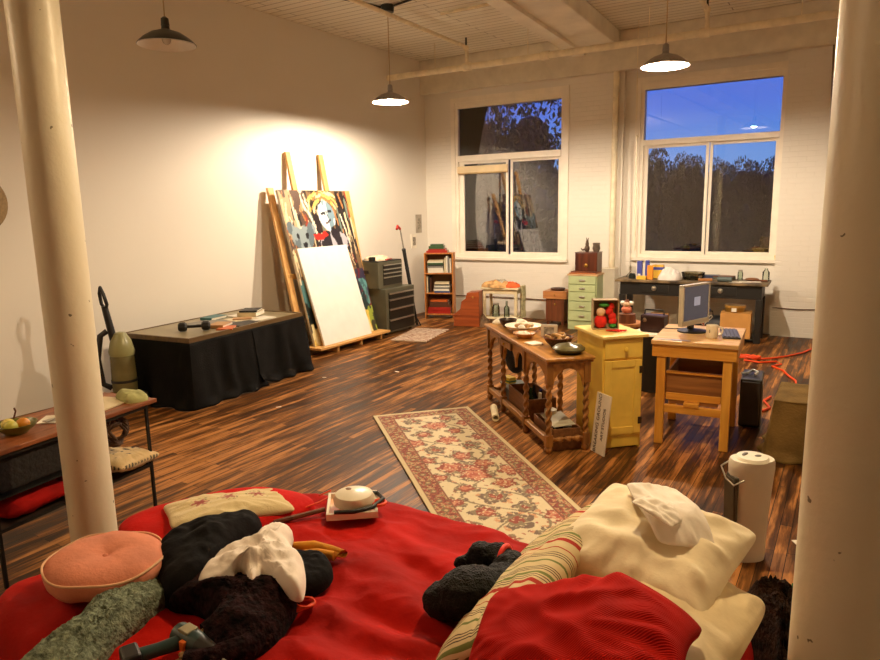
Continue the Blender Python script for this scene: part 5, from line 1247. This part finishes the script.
vac = T('vacuum_cleaner', 'olive and black upright vacuum cleaner between the column and low table', 'vacuum cleaner', (-5.97, 3.83, 0), 135)
oliv = mat('olive clear plastic', srgb(116, 110, 74), .25, 0, .1, 6); oliv2 = mat('yellow green plastic', srgb(148, 146, 100), .3, 0, .05)
MB().b2(-.16, .16, -.20, .12, .02, .13).build('floor_head', black_plastic, vac, bevel=.03)
MB().lathe([(.0001, .12), (.105, .12), (.115, .18), (.115, .30), (.11, .52), (.0001, .53)], seg=26).build('dust_bin', oliv, vac, smooth=True)
MB().lathe([(.119, .26), (.119, .285)], seg=26).build('bin_band', black_plastic, vac, smooth=True)
MB().lathe([(.112, .52), (.118, .56), (.095, .66), (.05, .74), (.0001, .75)], seg=26).build('motor_cover', oliv2, vac, smooth=True)
MB().ell((.06, -.07, .60), (.02, .015, .015), 8).build('power_button', mat('red plastic', srgb(170, 40, 25), .4), vac, smooth=True)
MB().tube([(0, .05, .60), (0, .08, .80), (0, .11, 1.0)], [.038, .034, .030], 10).build('handle_pole', black_plastic, vac, smooth=True)
MB().tube([(0, .10, .96), (-.03, .08, 1.02), (-.035, .10, 1.12), (0, .13, 1.18), (.035, .15, 1.12), (.03, .14, 1.02)], .017, 8, closed=True).build('handle_grip', black_plastic, vac, smooth=True)
MB().tube([(0, .12, .20), (-.02, .19, .25), (-.03, .21, .50), (-.02, .17, .72), (0, .11, .76)], .028, 10).build('hose', black_plastic, vac, smooth=True)

# ================================================================ black framed side table at far left
LA = 8.5
ft = T('metal_frame_table', 'black metal framed table with wooden top behind the left column', 'table', (-3.81, 1.97, 0), LA)
LM = ft.matrix_basis.copy()
redwood = wood('reddish table wood', srgb(150, 86, 46), srgb(100, 52, 28), .4, 'y', 3)
MB().b2(-.225, .225, -.53, .56, .69, .715).build('tabletop', redwood, ft, bevel=.004)
fm = MB()
for y in (-.49, .49):
    for x in (-.20, .20): MB().box(x, y, .345, .016, .016, .69).build('leg', black_metal, ft)
for z in (.675, .30): 
    for y in (-.49, .49): fm.b2(-.20, .20, y - .008, y + .008, z - .008, z + .008)
    for x in (-.20, .20): fm.b2(x - .008, x + .008, -.49, .49, z - .008, z + .008)
fm.build('frame_rail', black_metal, ft)
MB().b2(-.195, .195, -.485, .485, .285, .30).build('lower_shelf', mat('dark shelf', srgb(60, 42, 28), .6), ft)
MB().b2(-.195, .195, -.485, .10, .455, .465).build('middle_rack', black_metal, ft)
def onl(x, y, z=.716): return tuple(LM @ Vector((x, y, z)))
bb = T('storage_basket', 'dark storage basket under the top of the black framed table', 'basket', onl(0, -.20, .466), LA)
MB().box(0, 0, .095, .33, .50, .19, top=1.08).build('basket_body', mat('dark basket', srgb(24, 18, 14), .8, 0, .3, 40, bump=.5), bb, bevel=.02)
def cushion(name, label, W_, D_, H_, m, loc, rot, seed=1.0, pinch=.06, wr=.010, paintf=None, cat='pillow', n=44):
    o = pillow_mesh(W_, D_, H_, pinch, wr, seed, n).build(name, m); weld(o); o.location = loc; o.rotation_euler = [R(a) for a in rot]
    if paintf: paint(o, paintf)
    return tag(o, label, cat)
redc = mat('red cushion cotton', srgb(150, 14, 8), .85, 0, .12, 10, spec=.15)
cushion('red_cushion', 'flat red cushion on lower shelf of black framed table, left of the column', .36, .42, .13, redc, onl(.03, -.24, .365), (0, 0, LA), 2.0)
cushion('red_cushion', 'red cushion on lower shelf of black framed table, behind the column', .36, .36, .11, redc, onl(.03, .06, .357), (0, 0, LA + 8), 4.0)
def needle(c):
    x, y = c.x, c.y
    if max(abs(x) / .19, abs(y) / .19) > .93: return srgb(30, 28, 28) if math.sin((x + y) * 220) > 0 else srgb(200, 175, 125)
    d = noise.noise(Vector((x * 40, y * 40, 1)))
    if (abs(x) < .12 and abs(y) < .12) and d > .32: return srgb(50, 40, 35)
    return srgb(205, 178, 128)
cushion('trimmed_pillow', 'tan pillow with black edging on lower shelf beside the column', .38, .38, .12, attrmat('pillow linen', .9, .25, 160, .2), onl(.08, .34, .37), (-6, 0, LA + 10), 6.0, paintf=needle, n=70)
t = T('coiled_wreath', 'dark brown coiled wreath hanging under the far end of framed table', 'wreath', onl(.14, .30, .57), LA)
for k in range(4): MB().tube([(.02 * math.sin(3 * a + k) + .008 * k, (.085 - .012 * k) * math.cos(a), (.085 - .012 * k) * math.sin(a)) for a in [i * PI / 10 for i in range(20)]], .010, 6, closed=True).build('coil', mat('dark twig', srgb(70, 46, 30), .8), t, smooth=True)
MB().tube([(.0, 0, .09), (.0, 0, .118)], .003, 6).build('hanging_loop', black_metal, t)
bowl('green_bowl', 'olive green bowl of fruit on the black framed table', 'bowl', onl(.03, -.22), .105, .055, mat('olive ceramic', srgb(110, 112, 50), .3, 0, .15, 20))
for i, (dx, dy, c_, nm, lb) in enumerate(((-.03, -.02, (225, 205, 110), 'pear', 'pale yellow pear in the green bowl'), (.03, .02, (215, 140, 45), 'orange', 'small orange fruit in the green bowl'), (.02, -.04, (200, 195, 90), 'lime', 'yellow green fruit in the green bowl'))):
    single(MB().ell((0, 0, 0), (.036, .034, .032), 12), nm, mat('fruit %d' % i, srgb(*c_), .45), lb, 'fruit', onl(.03 + dx, -.22 + dy, .765), smooth=True)
single(MB().tube([(0, 0, 0), (.01, .01, .04), (.02, .0, .06)], .005, 6), 'twig', dkw, 'short dark twig standing up from the green bowl', 'twig', onl(-.01, -.20, .785), smooth=True)
single(MB().box(0, 0, .003, .10, .13, .004, rot=(3, 0, 0)), 'paper_sheet', paper, 'crumpled white paper on the framed table right of the green bowl', 'paper', onl(.0, .0, .718), LA + 30)
sc_ = T('scissors', 'dark blue handled scissors on the framed table left of the column', 'scissors', onl(.04, .06, .722), LA)
bluh = mat('navy handle', srgb(28, 34, 60), .35)
for s_ in (-1, 1):
    MB().tube([(.035 * math.cos(a) + s_ * .035, .05 + .045 * math.sin(a), .01 + .035 + .03 * math.sin(a)) for a in [i * PI / 8 for i in range(16)]], .009, 8, closed=True).build('handle', bluh, sc_, smooth=True)
    MB().box(s_ * .005, -.06, .01, .016, .13, .004, rot=(0, 0, s_ * 5)).build('blade', silver, sc_)
book('magazine', .02, .34, .716, .22, .26, .008, 'cream', 'pale magazine curling on the far end of framed table', LM, 'magazines on the framed table', 8, 'flat')
heap('cloth', [onl(.0, .45)[:2], onl(.15, .40)[:2], onl(.21, .50)[:2], onl(.12, .555)[:2], onl(-.05, .54)[:2]], .716, .045, mat('sage cloth', srgb(165, 165, 110), .9, 0, .12, 12), 'folded pale green cloth at the far corner of the framed table', 'cloth', folds=.3, fs=12, seed=9)

# ================================================================ right: draped box, heater, bottle
oc_ = mat('olive brown cloth', srgb(118, 94, 52), .85, 0, .15, 6, bump=.3, bs=60, spec=.15)
bxr = T('draped_box', 'box draped in olive brown cloth on the floor by right column', 'draped box', (-.10, 5.58, 0))
MB().b2(-.30, .30, -.28, .28, .0, .425).build('box_body', card, bxr)
tp_ = gridpanel(.64, .60, 20, 20, lambda x, y: .008 * fbm(x * 6, y * 6)).build('cloth_top', oc_, bxr, smooth=True); tp_.location = (0, 0, .437); tp_.modifiers.new('solid', 'SOLIDIFY').thickness = .004
dk_ = drape([(-.31, .29), (-.31, -.29), (.31, -.29), (.31, .29)], .44, oc_, 'cloth_skirt', (0, 0, 0), 0, flare=.05, nf=.022, hem=lambda s: .006, seed=5); dk_.parent = bxr
hw = mat('white heater plastic', srgb(232, 226, 208), .35, 0, .03)
ht = T('tower_heater', 'white plastic tower heater with grey grille standing behind the pillows', 'heater', (-.37, 3.66, 0), 36); ht.scale = (.86, .86, 1.0)
prof = []; vs = []; fs = []; nseg = 32; zs = [0.0, .02, .10, .25, .42, .50, .535, .55]; 
for i, z in enumerate(zs):
    k = [.78, .80, .80, .84, .93, .99, .98, .93][i]
    for q in range(nseg):
        a = 2 * PI * q / nseg; vs.append((.135 * k * math.copysign(abs(math.cos(a)) ** .85, math.cos(a)), .095 * k * math.copysign(abs(math.sin(a)) ** .85, math.sin(a)), z))
mb = MB(); mb.add(vs, [(i * nseg + q, i * nseg + (q + 1) % nseg, (i + 1) * nseg + (q + 1) % nseg, (i + 1) * nseg + q) for i in range(len(zs) - 1) for q in range(nseg)] + [tuple(range(nseg))[::-1], tuple((len(zs) - 1) * nseg + q for q in range(nseg))])
mb.build('housing', hw, ht, smooth=True)
MB().lathe([(.0001, .018), (.085, .015), (.10, .0)], cz=.548, seg=30).build('top_cap', hw, ht, smooth=True)
for (x, y, r1, r2, an) in ((-.03, .03, .035, .014, 40), (.03, -.01, .024, .016, 20)): MB().ell((x, y, .565), (r1, r2, .004), 12, rot=(0, 0, an)).build('cap_slot', mat('slot shade', srgb(95, 90, 78), .5), ht, smooth=True)
gr = MB()
for k in range(13): gr.tube([(-.135 + .012 * math.cos(0), -.055 + .0, .06 + k * 0) if False else (-.122, -.062 + k * .0085, .05), (-.145, -.062 + k * .0085, .46)], .003, 5)
gr.build('grille', mat('grey grille', srgb(120, 115, 100), .4, .4), ht)
MB().b2(-.132, -.105, -.066, .050, .04, .47).build('grille_back', mat('dark grille', srgb(85, 80, 68), .5), ht, bevel=.01)
MB().tube([(-.09, -.085, .46), (-.155, -.09, .44), (-.175, -.03, .46), (-.165, .05, .50), (-.10, .085, .51)], .005, 8).build('wire_handle', silver, ht, smooth=True)
single(MB().lathe([(.0001, 0), (.04, 0), (.04, .2), (.015, .27), (.015, .33), (.0001, .33)], seg=20), 'wine_bottle', mat('green bottle glass', srgb(40, 100, 60), .1, 0, .05), 'green glass bottle on the floor behind the right column', 'bottle', (-.10, 2.86, .001), smooth=True)

# ================================================================ the bed
BED = T('bed', 'low bed under the red cover in the foreground', 'bed', (-1.35, 1.60, 0))
MB().b2(-1.05, 1.16, -.58, .62, .06, .16).build('bed_base', mat('dark base cloth', srgb(60, 40, 30), .9), BED, bevel=.02)
MB().b2(-1.08, 1.18, -.60, .64, .16, .235).build('mattress', mat('ticking', srgb(200, 185, 160), .9), BED, bevel=.02)
for a in (-.98, 1.08):
    for b_ in (-.5, .55): MB().cyl(a, b_, 0, .07, .03).build('leg', dkw, BED, smooth=True)
velvet = mat('red velvet cover', srgb(178, 16, 3), .8, 0, .18, 3.5, bump=.12, bs=50, sheen=.04, spec=.15)
def duvetz(x, y):
    g = 0
    # folds fanning out from the pillows and around the dog
    a = math.atan2(y - 1.55, x + .75); d = math.hypot(y - 1.55, x + .75)
    g += .016 * math.sin(a * 16 + 2.5 * fbm(x * 2, y * 2, 3)) * math.exp(-((d - .55) / .38) ** 2)
    g += .012 * (1 - abs(fbm(x * 3.2, y * 4.4, 1.5)) * 2.4) + .012 * fbm(x * 1.6, y * 2.2, 7)
    g -= .018 * math.exp(-((x + 2.08 + .35 * (y - 2.0)) / .018) ** 2) * (1 if y > 1.5 else 0)
    return g
dv = lump('duvet', [(-2.54, 1.0), (-2.60, 1.22), (-2.62, 1.6), (-2.47, 1.96), (-2.20, 2.20), (-1.8, 2.36), (-1.3, 2.36), (-.95, 2.32), (-.55, 2.33), (-.22, 2.30), (-.14, 1.9), (-.14, 1.2), (-.30, .94), (-1.2, .90), (-1.9, .92), (-2.2, .93)],
          .24, .315, velvet, p=34, folds=0.0, n=300, rings=90, zf=None, top=lambda x, y: 1 + duvetz(x, y) / .315, center=(-1.35, 1.6), edge=.0)
tag(dv, 'deep red velvet bed cover spread over the whole bed', 'bed cover')
red2 = mat('bright red blanket', srgb(196, 18, 8), .8, 0, .12, 4, bump=.15, bs=40, spec=.15)
tag(lump('red_blanket', [(-2.50, 1.50), (-2.56, 1.66), (-2.40, 1.99), (-2.20, 2.13), (-1.98, 2.12), (-1.95, 1.95), (-2.05, 1.60), (-2.2, 1.45)], .545, .06, red2, p=6, folds=.12, fs=5, seed=14), 'bright red folded blanket under the embroidered pillow', 'blanket')
# head end
def cordmat():
    m = mat('red corduroy', srgb(176, 18, 4), .85, 0, .10, 5, spec=.12); n = m.node_tree.nodes; l = m.node_tree.links; b = n['Principled BSDF']
    t = n.new('ShaderNodeTexCoord'); mp = n.new('ShaderNodeMapping'); mp.inputs['Rotation'].default_value = (0, 0, R(55)); wv = n.new('ShaderNodeTexWave')
    wv.inputs['Scale'].default_value = 62; wv.inputs['Distortion'].default_value = .6; bp = n.new('ShaderNodeBump'); bp.inputs['Strength'].default_value = .45; bp.inputs['Distance'].default_value = .002
    l.new(t.outputs['Object'], mp.inputs[0]); l.new(mp.outputs[0], wv.inputs[0]); l.new(wv.outputs['Fac'], bp.inputs['Height']); l.new(bp.outputs[0], b.inputs['Normal'])
    return m
cream = mat('cream cotton', srgb(226, 208, 168), .85, 0, .05, 6, bump=.12, bs=30, sheen=.15)
cushion('pillow', 'lower cream pillow lying flat at the head of the bed', .80, .46, .20, cream, (-.40, 1.80, .645), (4, 2, 84), 11.0, wr=.016)
cord_red = cordmat()
cushion('red_pillow', 'red corduroy pillow lying under the large white pillow, striped one before it', .44, .44, .14, cord_red, (-.68, 2.22, .645), (0, -22, 20), 12.0)
cushion('white_pillow', 'large plump cream white pillow on top of the heap at bed head', .56, .54, .20, mat('white cotton', srgb(240, 226, 192), .8, 0, .04, 6, bump=.12, bs=24, sheen=.15), (-.50, 2.10, .745), (10, 4, -9), 13.0, wr=.02, pinch=.09)
pcm = mat('white linen', srgb(244, 236, 224), .8, 0, .03, bump=.1)
pc_ = pillow_mesh(.34, .20, .028, .0, .010, 31.0, 36, bend=lambda x, y: -.9 * (x * x) - .5 * y * y + .008 * math.sin(x * 22 + y * 9)).build('pillowcase', pcm); weld(pc_)
tag(pc_, 'crumpled white pillowcase lying on the large white pillow', 'pillowcase'); pc_.location = (-.455, 2.16, .872)
pc_.rotation_euler = (Matrix.Rotation(R(4), 4, 'X') @ Matrix.Rotation(R(10), 4, 'Y') @ Matrix.Rotation(R(-56), 4, 'Z')).to_euler()
fl_ = pillow_mesh(.15, .13, .022, .0, .008, 33.0, 24, bend=lambda x, y: -1.2 * x * x).build('folded_corner', pcm, pc_); weld(fl_); fl_.location = (.05, -.055, .022); fl_.rotation_euler = (R(-8), R(4), R(38))
def stripemat():
    m, n, l, b = newmat('striped ticking'); b.inputs['Roughness'].default_value = .85; b.inputs['Specular IOR Level'].default_value = .2
    t = n.new('ShaderNodeTexCoord'); sx_ = n.new('ShaderNodeSeparateXYZ'); l.new(t.outputs['Object'], sx_.inputs[0])
    a = n.new('ShaderNodeMath'); a.operation = 'MULTIPLY'; a.inputs[1].default_value = 100 / 26.0; l.new(sx_.outputs['X'], a.inputs[0])
    f = n.new('ShaderNodeMath'); f.operation = 'FRACT'; l.new(a.outputs[0], f.inputs[0])
    rr = n.new('ShaderNodeValToRGB'); cr = rr.color_ramp; cr.interpolation = 'CONSTANT'
    base = srgb(214, 196, 152); red = srgb(172, 50, 34); dk = srgb(86, 66, 56); gn = srgb(118, 128, 70)
    seq = [(0, base), (.04, red), (.115, base), (.16, dk), (.175, base), (.205, dk), (.22, base), (.25, gn), (.30, base), (.345, dk), (.36, base), (.385, dk), (.40, base), (.425, dk), (.44, base), (.56, gn), (.60, base), (.69, dk), (.705, base), (.73, dk), (.745, base), (.77, dk), (.785, base), (.87, red), (.89, base)]
    cr.elements[0].color = (*seq[0][1], 1); cr.elements[1].position = seq[1][0]; cr.elements[1].color = (*seq[1][1], 1)
    for p_, c_ in seq[2:]:
        e = cr.elements.new(p_); e.color = (*c_, 1)
    l.new(f.outputs[0], rr.inputs[0]); l.new(rr.outputs[0], b.inputs['Base Color'])
    nb = n.new('ShaderNodeTexNoise'); nb.inputs['Scale'].default_value = 14; l.new(t.outputs['Object'], nb.inputs[0])
    bp = n.new('ShaderNodeBump'); bp.inputs['Strength'].default_value = .2; bp.inputs['Distance'].default_value = .02; l.new(nb.outputs['Fac'], bp.inputs['Height']); l.new(bp.outputs[0], b.inputs['Normal'])
    return m
cushion('striped_pillow', 'long striped cream pillow with red, green and dark bands leaning beside the dog', .98, .36, .15, stripemat(), (-.80, 1.90, .668), (0, -38, 0), 14.0, paintf=None, n=60)
sp_ = COL.objects['striped_pillow']; sp_.rotation_euler = (Matrix.Rotation(R(-40), 4, 'Y') @ Matrix.Rotation(R(88), 4, 'Z')).to_euler()
rp_ = pillow_mesh(.58, .46, .20, .06, .018, 15.0, 64, bend=lambda x, y: -3.0 * max(0, x + .55 * y - .235) ** 1.6 - .35 * max(0, x + .2 * y - .1) ** 2).build('corduroy_pillow', cord_red); weld(rp_)
tag(rp_, 'big dark red corduroy pillow in front at the bed head, one corner folded', 'pillow'); rp_.location = (-.525, 1.44, .765)
rp_.rotation_euler = (Matrix.Rotation(R(18), 4, 'X') @ Matrix.Rotation(R(-16), 4, 'Y') @ Matrix.Rotation(R(12), 4, 'Z')).to_euler()
fur = mat('dark brown fur', srgb(44, 28, 18), .95, 0, .5, 25, bump=1.0, bs=60, spec=.1)
tag(lump('fur_throw', [(-.30, 2.62), (-.22, 2.80), (-.08, 2.78), (.0, 2.50), (.02, 2.1), (-.02, 1.98), (-.11, 2.0), (-.13, 2.30)], 0, .44, fur, p=5, folds=.18, fs=9, seed=2, fine=.02), 'dark brown furry throw heaped at the head of the bed', 'throw')
# dog
dogm = mat('black fur', (.0045, .004, .0035), .6, 0, .5, 30, bump=.9, bs=140, spec=.25)
mb = MB()
for c_, r_, rt in (((0, 0, .075), (.135, .105, .085), (0, 0, 35)), ((.07, .10, .065), (.10, .12, .07), (0, 0, 0)), ((.055, .20, .075), (.075, .08, .065), (0, 0, 0)),
                   ((-.02, .245, .085), (.065, .055, .052), (0, 0, 20)), ((-.085, .225, .085), (.060, .055, .052), (0, 10, 0)), ((-.135, .19, .066), (.042, .030, .026), (0, 12, 35)), ((-.165, .168, .060), (.020, .019, .017), (0, 0, 35)),
                   ((-.055, .185, .065), (.030, .045, .016), (20, 30, 10)), ((-.10, .262, .068), (.020, .034, .020), (0, 50, 20)),
                   ((-.12, .05, .035), (.075, .05, .040), (0, 0, 80)), ((-.15, .12, .025), (.06, .03, .024), (0, 0, 60)), ((-.09, -.05, .05), (.08, .07, .06), (0, 0, 20)), ((-.17, .06, .02), (.05, .022, .018), (0, 0, 100)), ((-.13, .155, .022), (.055, .020, .018), (0, 0, 20))):
    mb.ell(c_, r_, 18, rot=rt)
dg_ = T('dog', 'small black dog with a red collar curled up asleep on the bed', 'dog', (-.955, 1.715, .572), 0)
dg_.scale = (.86, .92, 1.0)
o = mb.build('dog_body', dogm, dg_, smooth=True)
rmd = o.modifiers.new('rm', 'REMESH'); rmd.mode = 'VOXEL'; rmd.voxel_size = .007; rmd.use_smooth_shade = True
sm = o.modifiers.new('sm', 'SMOOTH'); sm.iterations = 8; sm.factor = .6
tx = bpy.data.textures.new('furclouds', 'CLOUDS'); tx.noise_scale = .022
dp = o.modifiers.new('dp', 'DISPLACE'); dp.texture = tx; dp.strength = .012; dp.mid_level = .5
MB().tube([(.012 + .0 * math.cos(a), .232 + .056 * math.cos(a), .080 + .056 * math.sin(a)) for a in [i * PI / 10 for i in range(20)]], .010, 8, closed=True).build('collar', mat('bright red collar', srgb(240, 55, 40), .5), dg_, smooth=True)
MB().ell((-.170, .166, .060), (.011, .011, .010), 8).build('nose', mat('black nose', (.008, .008, .008), .25), dg_, smooth=True)
# tray with puck
tr = T('white_tray', 'small square white tray holding odds and ends on the bed', 'tray', (-1.78, 2.14, .575), -52)
wt = mat('white tray plastic', srgb(240, 232, 215), .4, 0, .02)
MB().b2(-.105, .105, -.10, .10, 0, .006).build('tray_floor', mat('tray print', srgb(215, 120, 80), .5, 0, .4, 12, col2=srgb(235, 220, 190)), tr)
k_ = MB(); k_.b2(-.11, .11, -.108, -.096, 0, .03); k_.b2(-.11, .11, .096, .108, 0, .03); k_.b2(-.112, -.10, -.108, .108, 0, .03); k_.b2(.10, .112, -.108, .108, 0, .03)
k_.build('tray_rim', wt, tr, bevel=.002)
pk = T('tape_dispenser', 'round cream plastic reel case sitting in the white tray', 'reel', (-1.765, 2.135, .595), -20)
MB().lathe([(.0001, 0), (.07, 0), (.088, .015), (.09, .035), (.08, .055), (.05, .064), (.0001, .066)], seg=32).build('case', mat('cream plastic', srgb(225, 215, 190), .35, 0, .05, 12), pk, smooth=True)
MB().ell((-.035, -.005, .062), (.018, .014, .006), 12).build('hub_hole', mat('brown hub', srgb(120, 80, 35), .5), pk, smooth=True)
single(MB().tube([(-.10, -.09, .035), (-.02, -.10, .035), (.06, -.07, .035), (.11, 0, .038), (.09, .07, .036), (.02, .10, .035)], .009, 8), 'black_strap', black_plastic, 'black strap curled around the cream reel in the white tray', 'strap', (-1.75, 2.14, .578), 40, smooth=True)
single(MB().tube([(.075 + .028 * math.cos(a), .05 + .028 * math.sin(a), .036) for a in [i * PI / 8 for i in range(16)]], .007, 8, closed=True), 'orange_ring', orange_cord_m, 'orange ring at the right corner of the white tray', 'ring', (-1.74, 2.13, .574), 0, smooth=True)
single(MB().tube([(0, 0, 0), (.10, .20, .0)], [.012, .010], 8), 'wooden_stick', dkw, 'dark wooden stick lying left of the white tray on the bed', 'stick', (-1.97, 1.86, .582), 0, smooth=True)
single(MB().tube([(-.02, -.05, 0), (.01, .02, .008), (.0, .10, 0), (-.03, .14, .008), (-.05, .08, .0)], .0035, 6), 'orange_string', orange_cord_m, 'thin orange string on the bed left of the white tray', 'string', (-1.94, 2.08, .580), 0, smooth=True)
# left end cushions and clothes
emb_c = attrmat('embroidered linen', .9, .2, 160, .2)
def embfn(c):
    x, y = c.x, c.y
    for k in (-1, 0, 1):
        dx, dy = x - k * .12, y - .01 * k; d = math.hypot(dx, dy); a = math.atan2(dy, dx)
        if d < .036 * (.75 + .3 * math.cos(6 * a)): return srgb(150, 60, 50) if d < .02 else srgb(176, 110, 90)
        if d < .048 and noise.noise(Vector((x * 90, y * 90, 2))) > .25: return srgb(130, 120, 80)
    return srgb(214, 196, 148)
cushion('embroidered_pillow', 'cream pillow with small embroidered flowers at far left of the bed', .52, .30, .10, emb_c, (-2.19, 1.82, .612), (-4, 5, 60), 16.0, paintf=embfn, n=110)
pk_ = mat('pink salmon cloth', srgb(214, 134, 104), .85, 0, .08, 8, bump=.15, bs=50, sheen=.15)
rc = T('round_cushion', 'round salmon pink cushion with piped edge by the left column', 'cushion', (-2.17, 1.25, .585), 0)
mb = MB(); pr = [(.0001, .0), (.15, .0), (.20, .012), (.222, .035), (.225, .055), (.215, .078), (.18, .098), (.12, .108), (.06, .104), (.025, .094), (.0001, .086)]
mb.lathe(pr, seg=64); o = mb.build('cushion_body', pk_, rc, smooth=True); o.data.polygons.foreach_set('use_smooth', [True] * len(o.data.polygons))
for v in o.data.vertices:
    n_ = fbm(v.co.x * 9, v.co.y * 9, v.co.z * 9); v.co.z += .008 * n_; v.co.x *= 1 + .03 * n_; v.co.y *= 1 - .02 * n_
MB().tube([(.221 * math.cos(a), .221 * math.sin(a), .078 + .004 * math.sin(5 * a)) for a in [i * PI / 30 for i in range(60)]], .0045, 6, closed=True).build('piping', mat('cream piping', srgb(225, 180, 140), .8), rc, smooth=True)
MB().ell((0, 0, .088), (.012, .012, .005), 8).build('button', pk_, rc, smooth=True)
rc.scale = (.95, .86, 1)
blk = mat('black cotton', (.0045, .004, .0045), .9, 0, .2, 10, bump=.2, spec=.12)
tag(lump('black_trousers', [(-2.13, 1.42), (-2.16, 1.56), (-2.06, 1.80), (-1.93, 1.76), (-1.86, 1.56), (-1.78, 1.33), (-1.86, 1.25)], .572, .12, blk, p=4, folds=.22, fs=7, seed=5), 'folded black trousers heaped beside the pink cushion', 'trousers')
tag(lump('black_jacket', [(-1.72, 1.66), (-1.605, 1.73), (-1.50, 1.68), (-1.46, 1.59), (-1.50, 1.50), (-1.66, 1.50)], .572, .055, blk, p=4, folds=.3, fs=10, seed=7), 'black garment poking out right of the white clothes', 'garment')
knit = mat('dark purple knit', srgb(34, 16, 18), .95, 0, .5, 40, bump=.8, bs=60, spec=.1)
tag(lump('knit_sweater', [(-1.84, 1.25), (-1.90, 1.40), (-1.80, 1.54), (-1.56, 1.56), (-1.46, 1.46), (-1.42, 1.38), (-1.385, 1.27), (-1.42, 1.16), (-1.50, 1.11), (-1.56, 1.15), (-1.58, 1.24), (-1.72, 1.27)], .572, .095, knit, p=3, folds=.35, fs=7, seed=8, fine=.006, center=(-1.6, 1.36)), 'dark purple knitted sweater heaped under the white clothes', 'sweater')
sl = MB().tube([(-1.44, 1.30, .60), (-1.42, 1.20, .605), (-1.47, 1.12, .60), (-1.53, 1.075, .598)], [.035, .042, .038, .034], 14).build('sleeve', knit, COL.objects['knit_sweater'], smooth=True)
sl.location = -Vector(COL.objects['knit_sweater'].location)
sl2 = MB().tube([(-1.56, 1.30, .61), (-1.57, 1.24, .61), (-1.585, 1.19, .60)], [.05, .042, .034], 14).build('sleeve', knit, COL.objects['knit_sweater'], smooth=True)
sl2.location = sl.location
for q_, (x, y) in enumerate(((-1.535, 1.072), (-1.588, 1.182))):
    mb = MB()
    for k in range(9): mb.ell((x + random.uniform(-.02, .02), y + random.uniform(-.02, .02), .60 + random.uniform(-.015, .02)), (.009, .009, .007), 6)
    cf = mb.build('beaded_cuff', mat('gold brown beads', srgb(150, 110, 60), .6), COL.objects['knit_sweater'], smooth=True); cf.location = sl.location
whc = mat('white cotton cloth', srgb(242, 232, 222), .85, 0, .04, 8, bump=.12, bs=40)
tag(lump('white_shorts', [(-1.76, 1.31), (-1.82, 1.42), (-1.80, 1.55), (-1.82, 1.68), (-1.74, 1.73), (-1.65, 1.63), (-1.53, 1.57), (-1.41, 1.43), (-1.48, 1.42), (-1.58, 1.43), (-1.565, 1.36), (-1.68, 1.42), (-1.68, 1.32)], .635, .075, whc, p=3.2, folds=.35, fs=10, seed=10, zf=None, ridge=.5, center=(-1.67, 1.50), fine=.003), 'crumpled white cotton shorts lying on the dark sweater', 'garment')
mustard = mat('mustard cloth', srgb(222, 150, 35), .85, 0, .15, 12)
single(MB().tube([(-1.74, 1.72, .60), (-1.66, 1.76, .605), (-1.58, 1.775, .60), (-1.53, 1.775, .60), (-1.55, 1.745, .60), (-1.62, 1.735, .60), (-1.68, 1.69, .60)], [.016, .020, .018, .016, .018, .016, .012], 10), 'mustard_scarf', mustard, 'mustard yellow scarf end poking out behind the white clothes', 'scarf', (0, 0, 0), smooth=True)
mb = MB()
for k in range(4): mb.tube([(-1.455 + (.022 + .004 * k) * math.cos(a) + .004 * k, 1.475 + (.045 - .006 * k) * math.sin(a), .583 + .004 * k) for a in [i * PI / 8 for i in range(16)]], .0035, 6, closed=True)
single(mb, 'orange_cord_loops', orange_cord_m, 'small bundle of orange cord loops right of the dark sweater', 'cord', (0, 0, 0), smooth=True)
teal = mat('teal grey knit', srgb(122, 132, 112), .95, 0, .3, 50, bump=.8, bs=70, spec=.1)
tag(lump('knitted_blanket', [(-2.0, 1.34), (-2.02, 1.22), (-2.03, 1.12), (-1.99, 1.0), (-1.95, .88), (-1.88, .74), (-1.70, .80), (-1.76, .95), (-1.80, 1.04), (-1.84, 1.18), (-1.88, 1.30)], .565, .085, teal, p=2.6, folds=.35, fs=6, seed=12, fine=.008, stretch=(1.6, .7), ridge=.15, center=(-1.90, 1.06)), 'teal grey knitted blanket trailing off the near left of bed', 'blanket')
# cordless drill
dr_ = T('cordless_drill', 'dark teal cordless drill lying on the bed below the sweater', 'drill', (-1.565, 1.095, .615), -4)
tealp = mat('teal plastic', srgb(38, 62, 62), .4, 0, .1)
MB().tube([(-.085, .04, 0), (-.075, .04, 0), (0, .04, 0), (.03, .04, 0)], [.022, .034, .035, .030], 16).build('motor_housing', tealp, dr_, smooth=True)
MB().tube([(.03, .04, 0), (.055, .04, 0), (.09, .04, 0), (.115, .04, 0)], [.030, .027, .022, .012], 16).build('chuck', black_plastic, dr_, smooth=True)
MB().tube([(.115, .04, 0), (.17, .035, 0)], .004, 8).build('drill_bit', silver, dr_, smooth=True)
MB().tube([(-.035, .02, 0), (-.06, -.04, 0), (-.08, -.085, 0)], [.022, .019, .021], 12).build('grip', tealp, dr_, smooth=True)
MB().box(-.09, -.105, 0, .075, .05, .05, rot=(0, 0, -20)).build('battery', black_plastic, dr_, bevel=.008)
MB().b2(-.05, -.005, .02, .06, .026, .037).build('label_plate', mat('grey label', srgb(160, 150, 120), .5), dr_, bevel=.003)
MB().b2(-.018, .004, .0, .02, -.01, .02).build('trigger', mat('orange plastic', srgb(230, 110, 25), .4), dr_, bevel=.003)
#SECTION:END
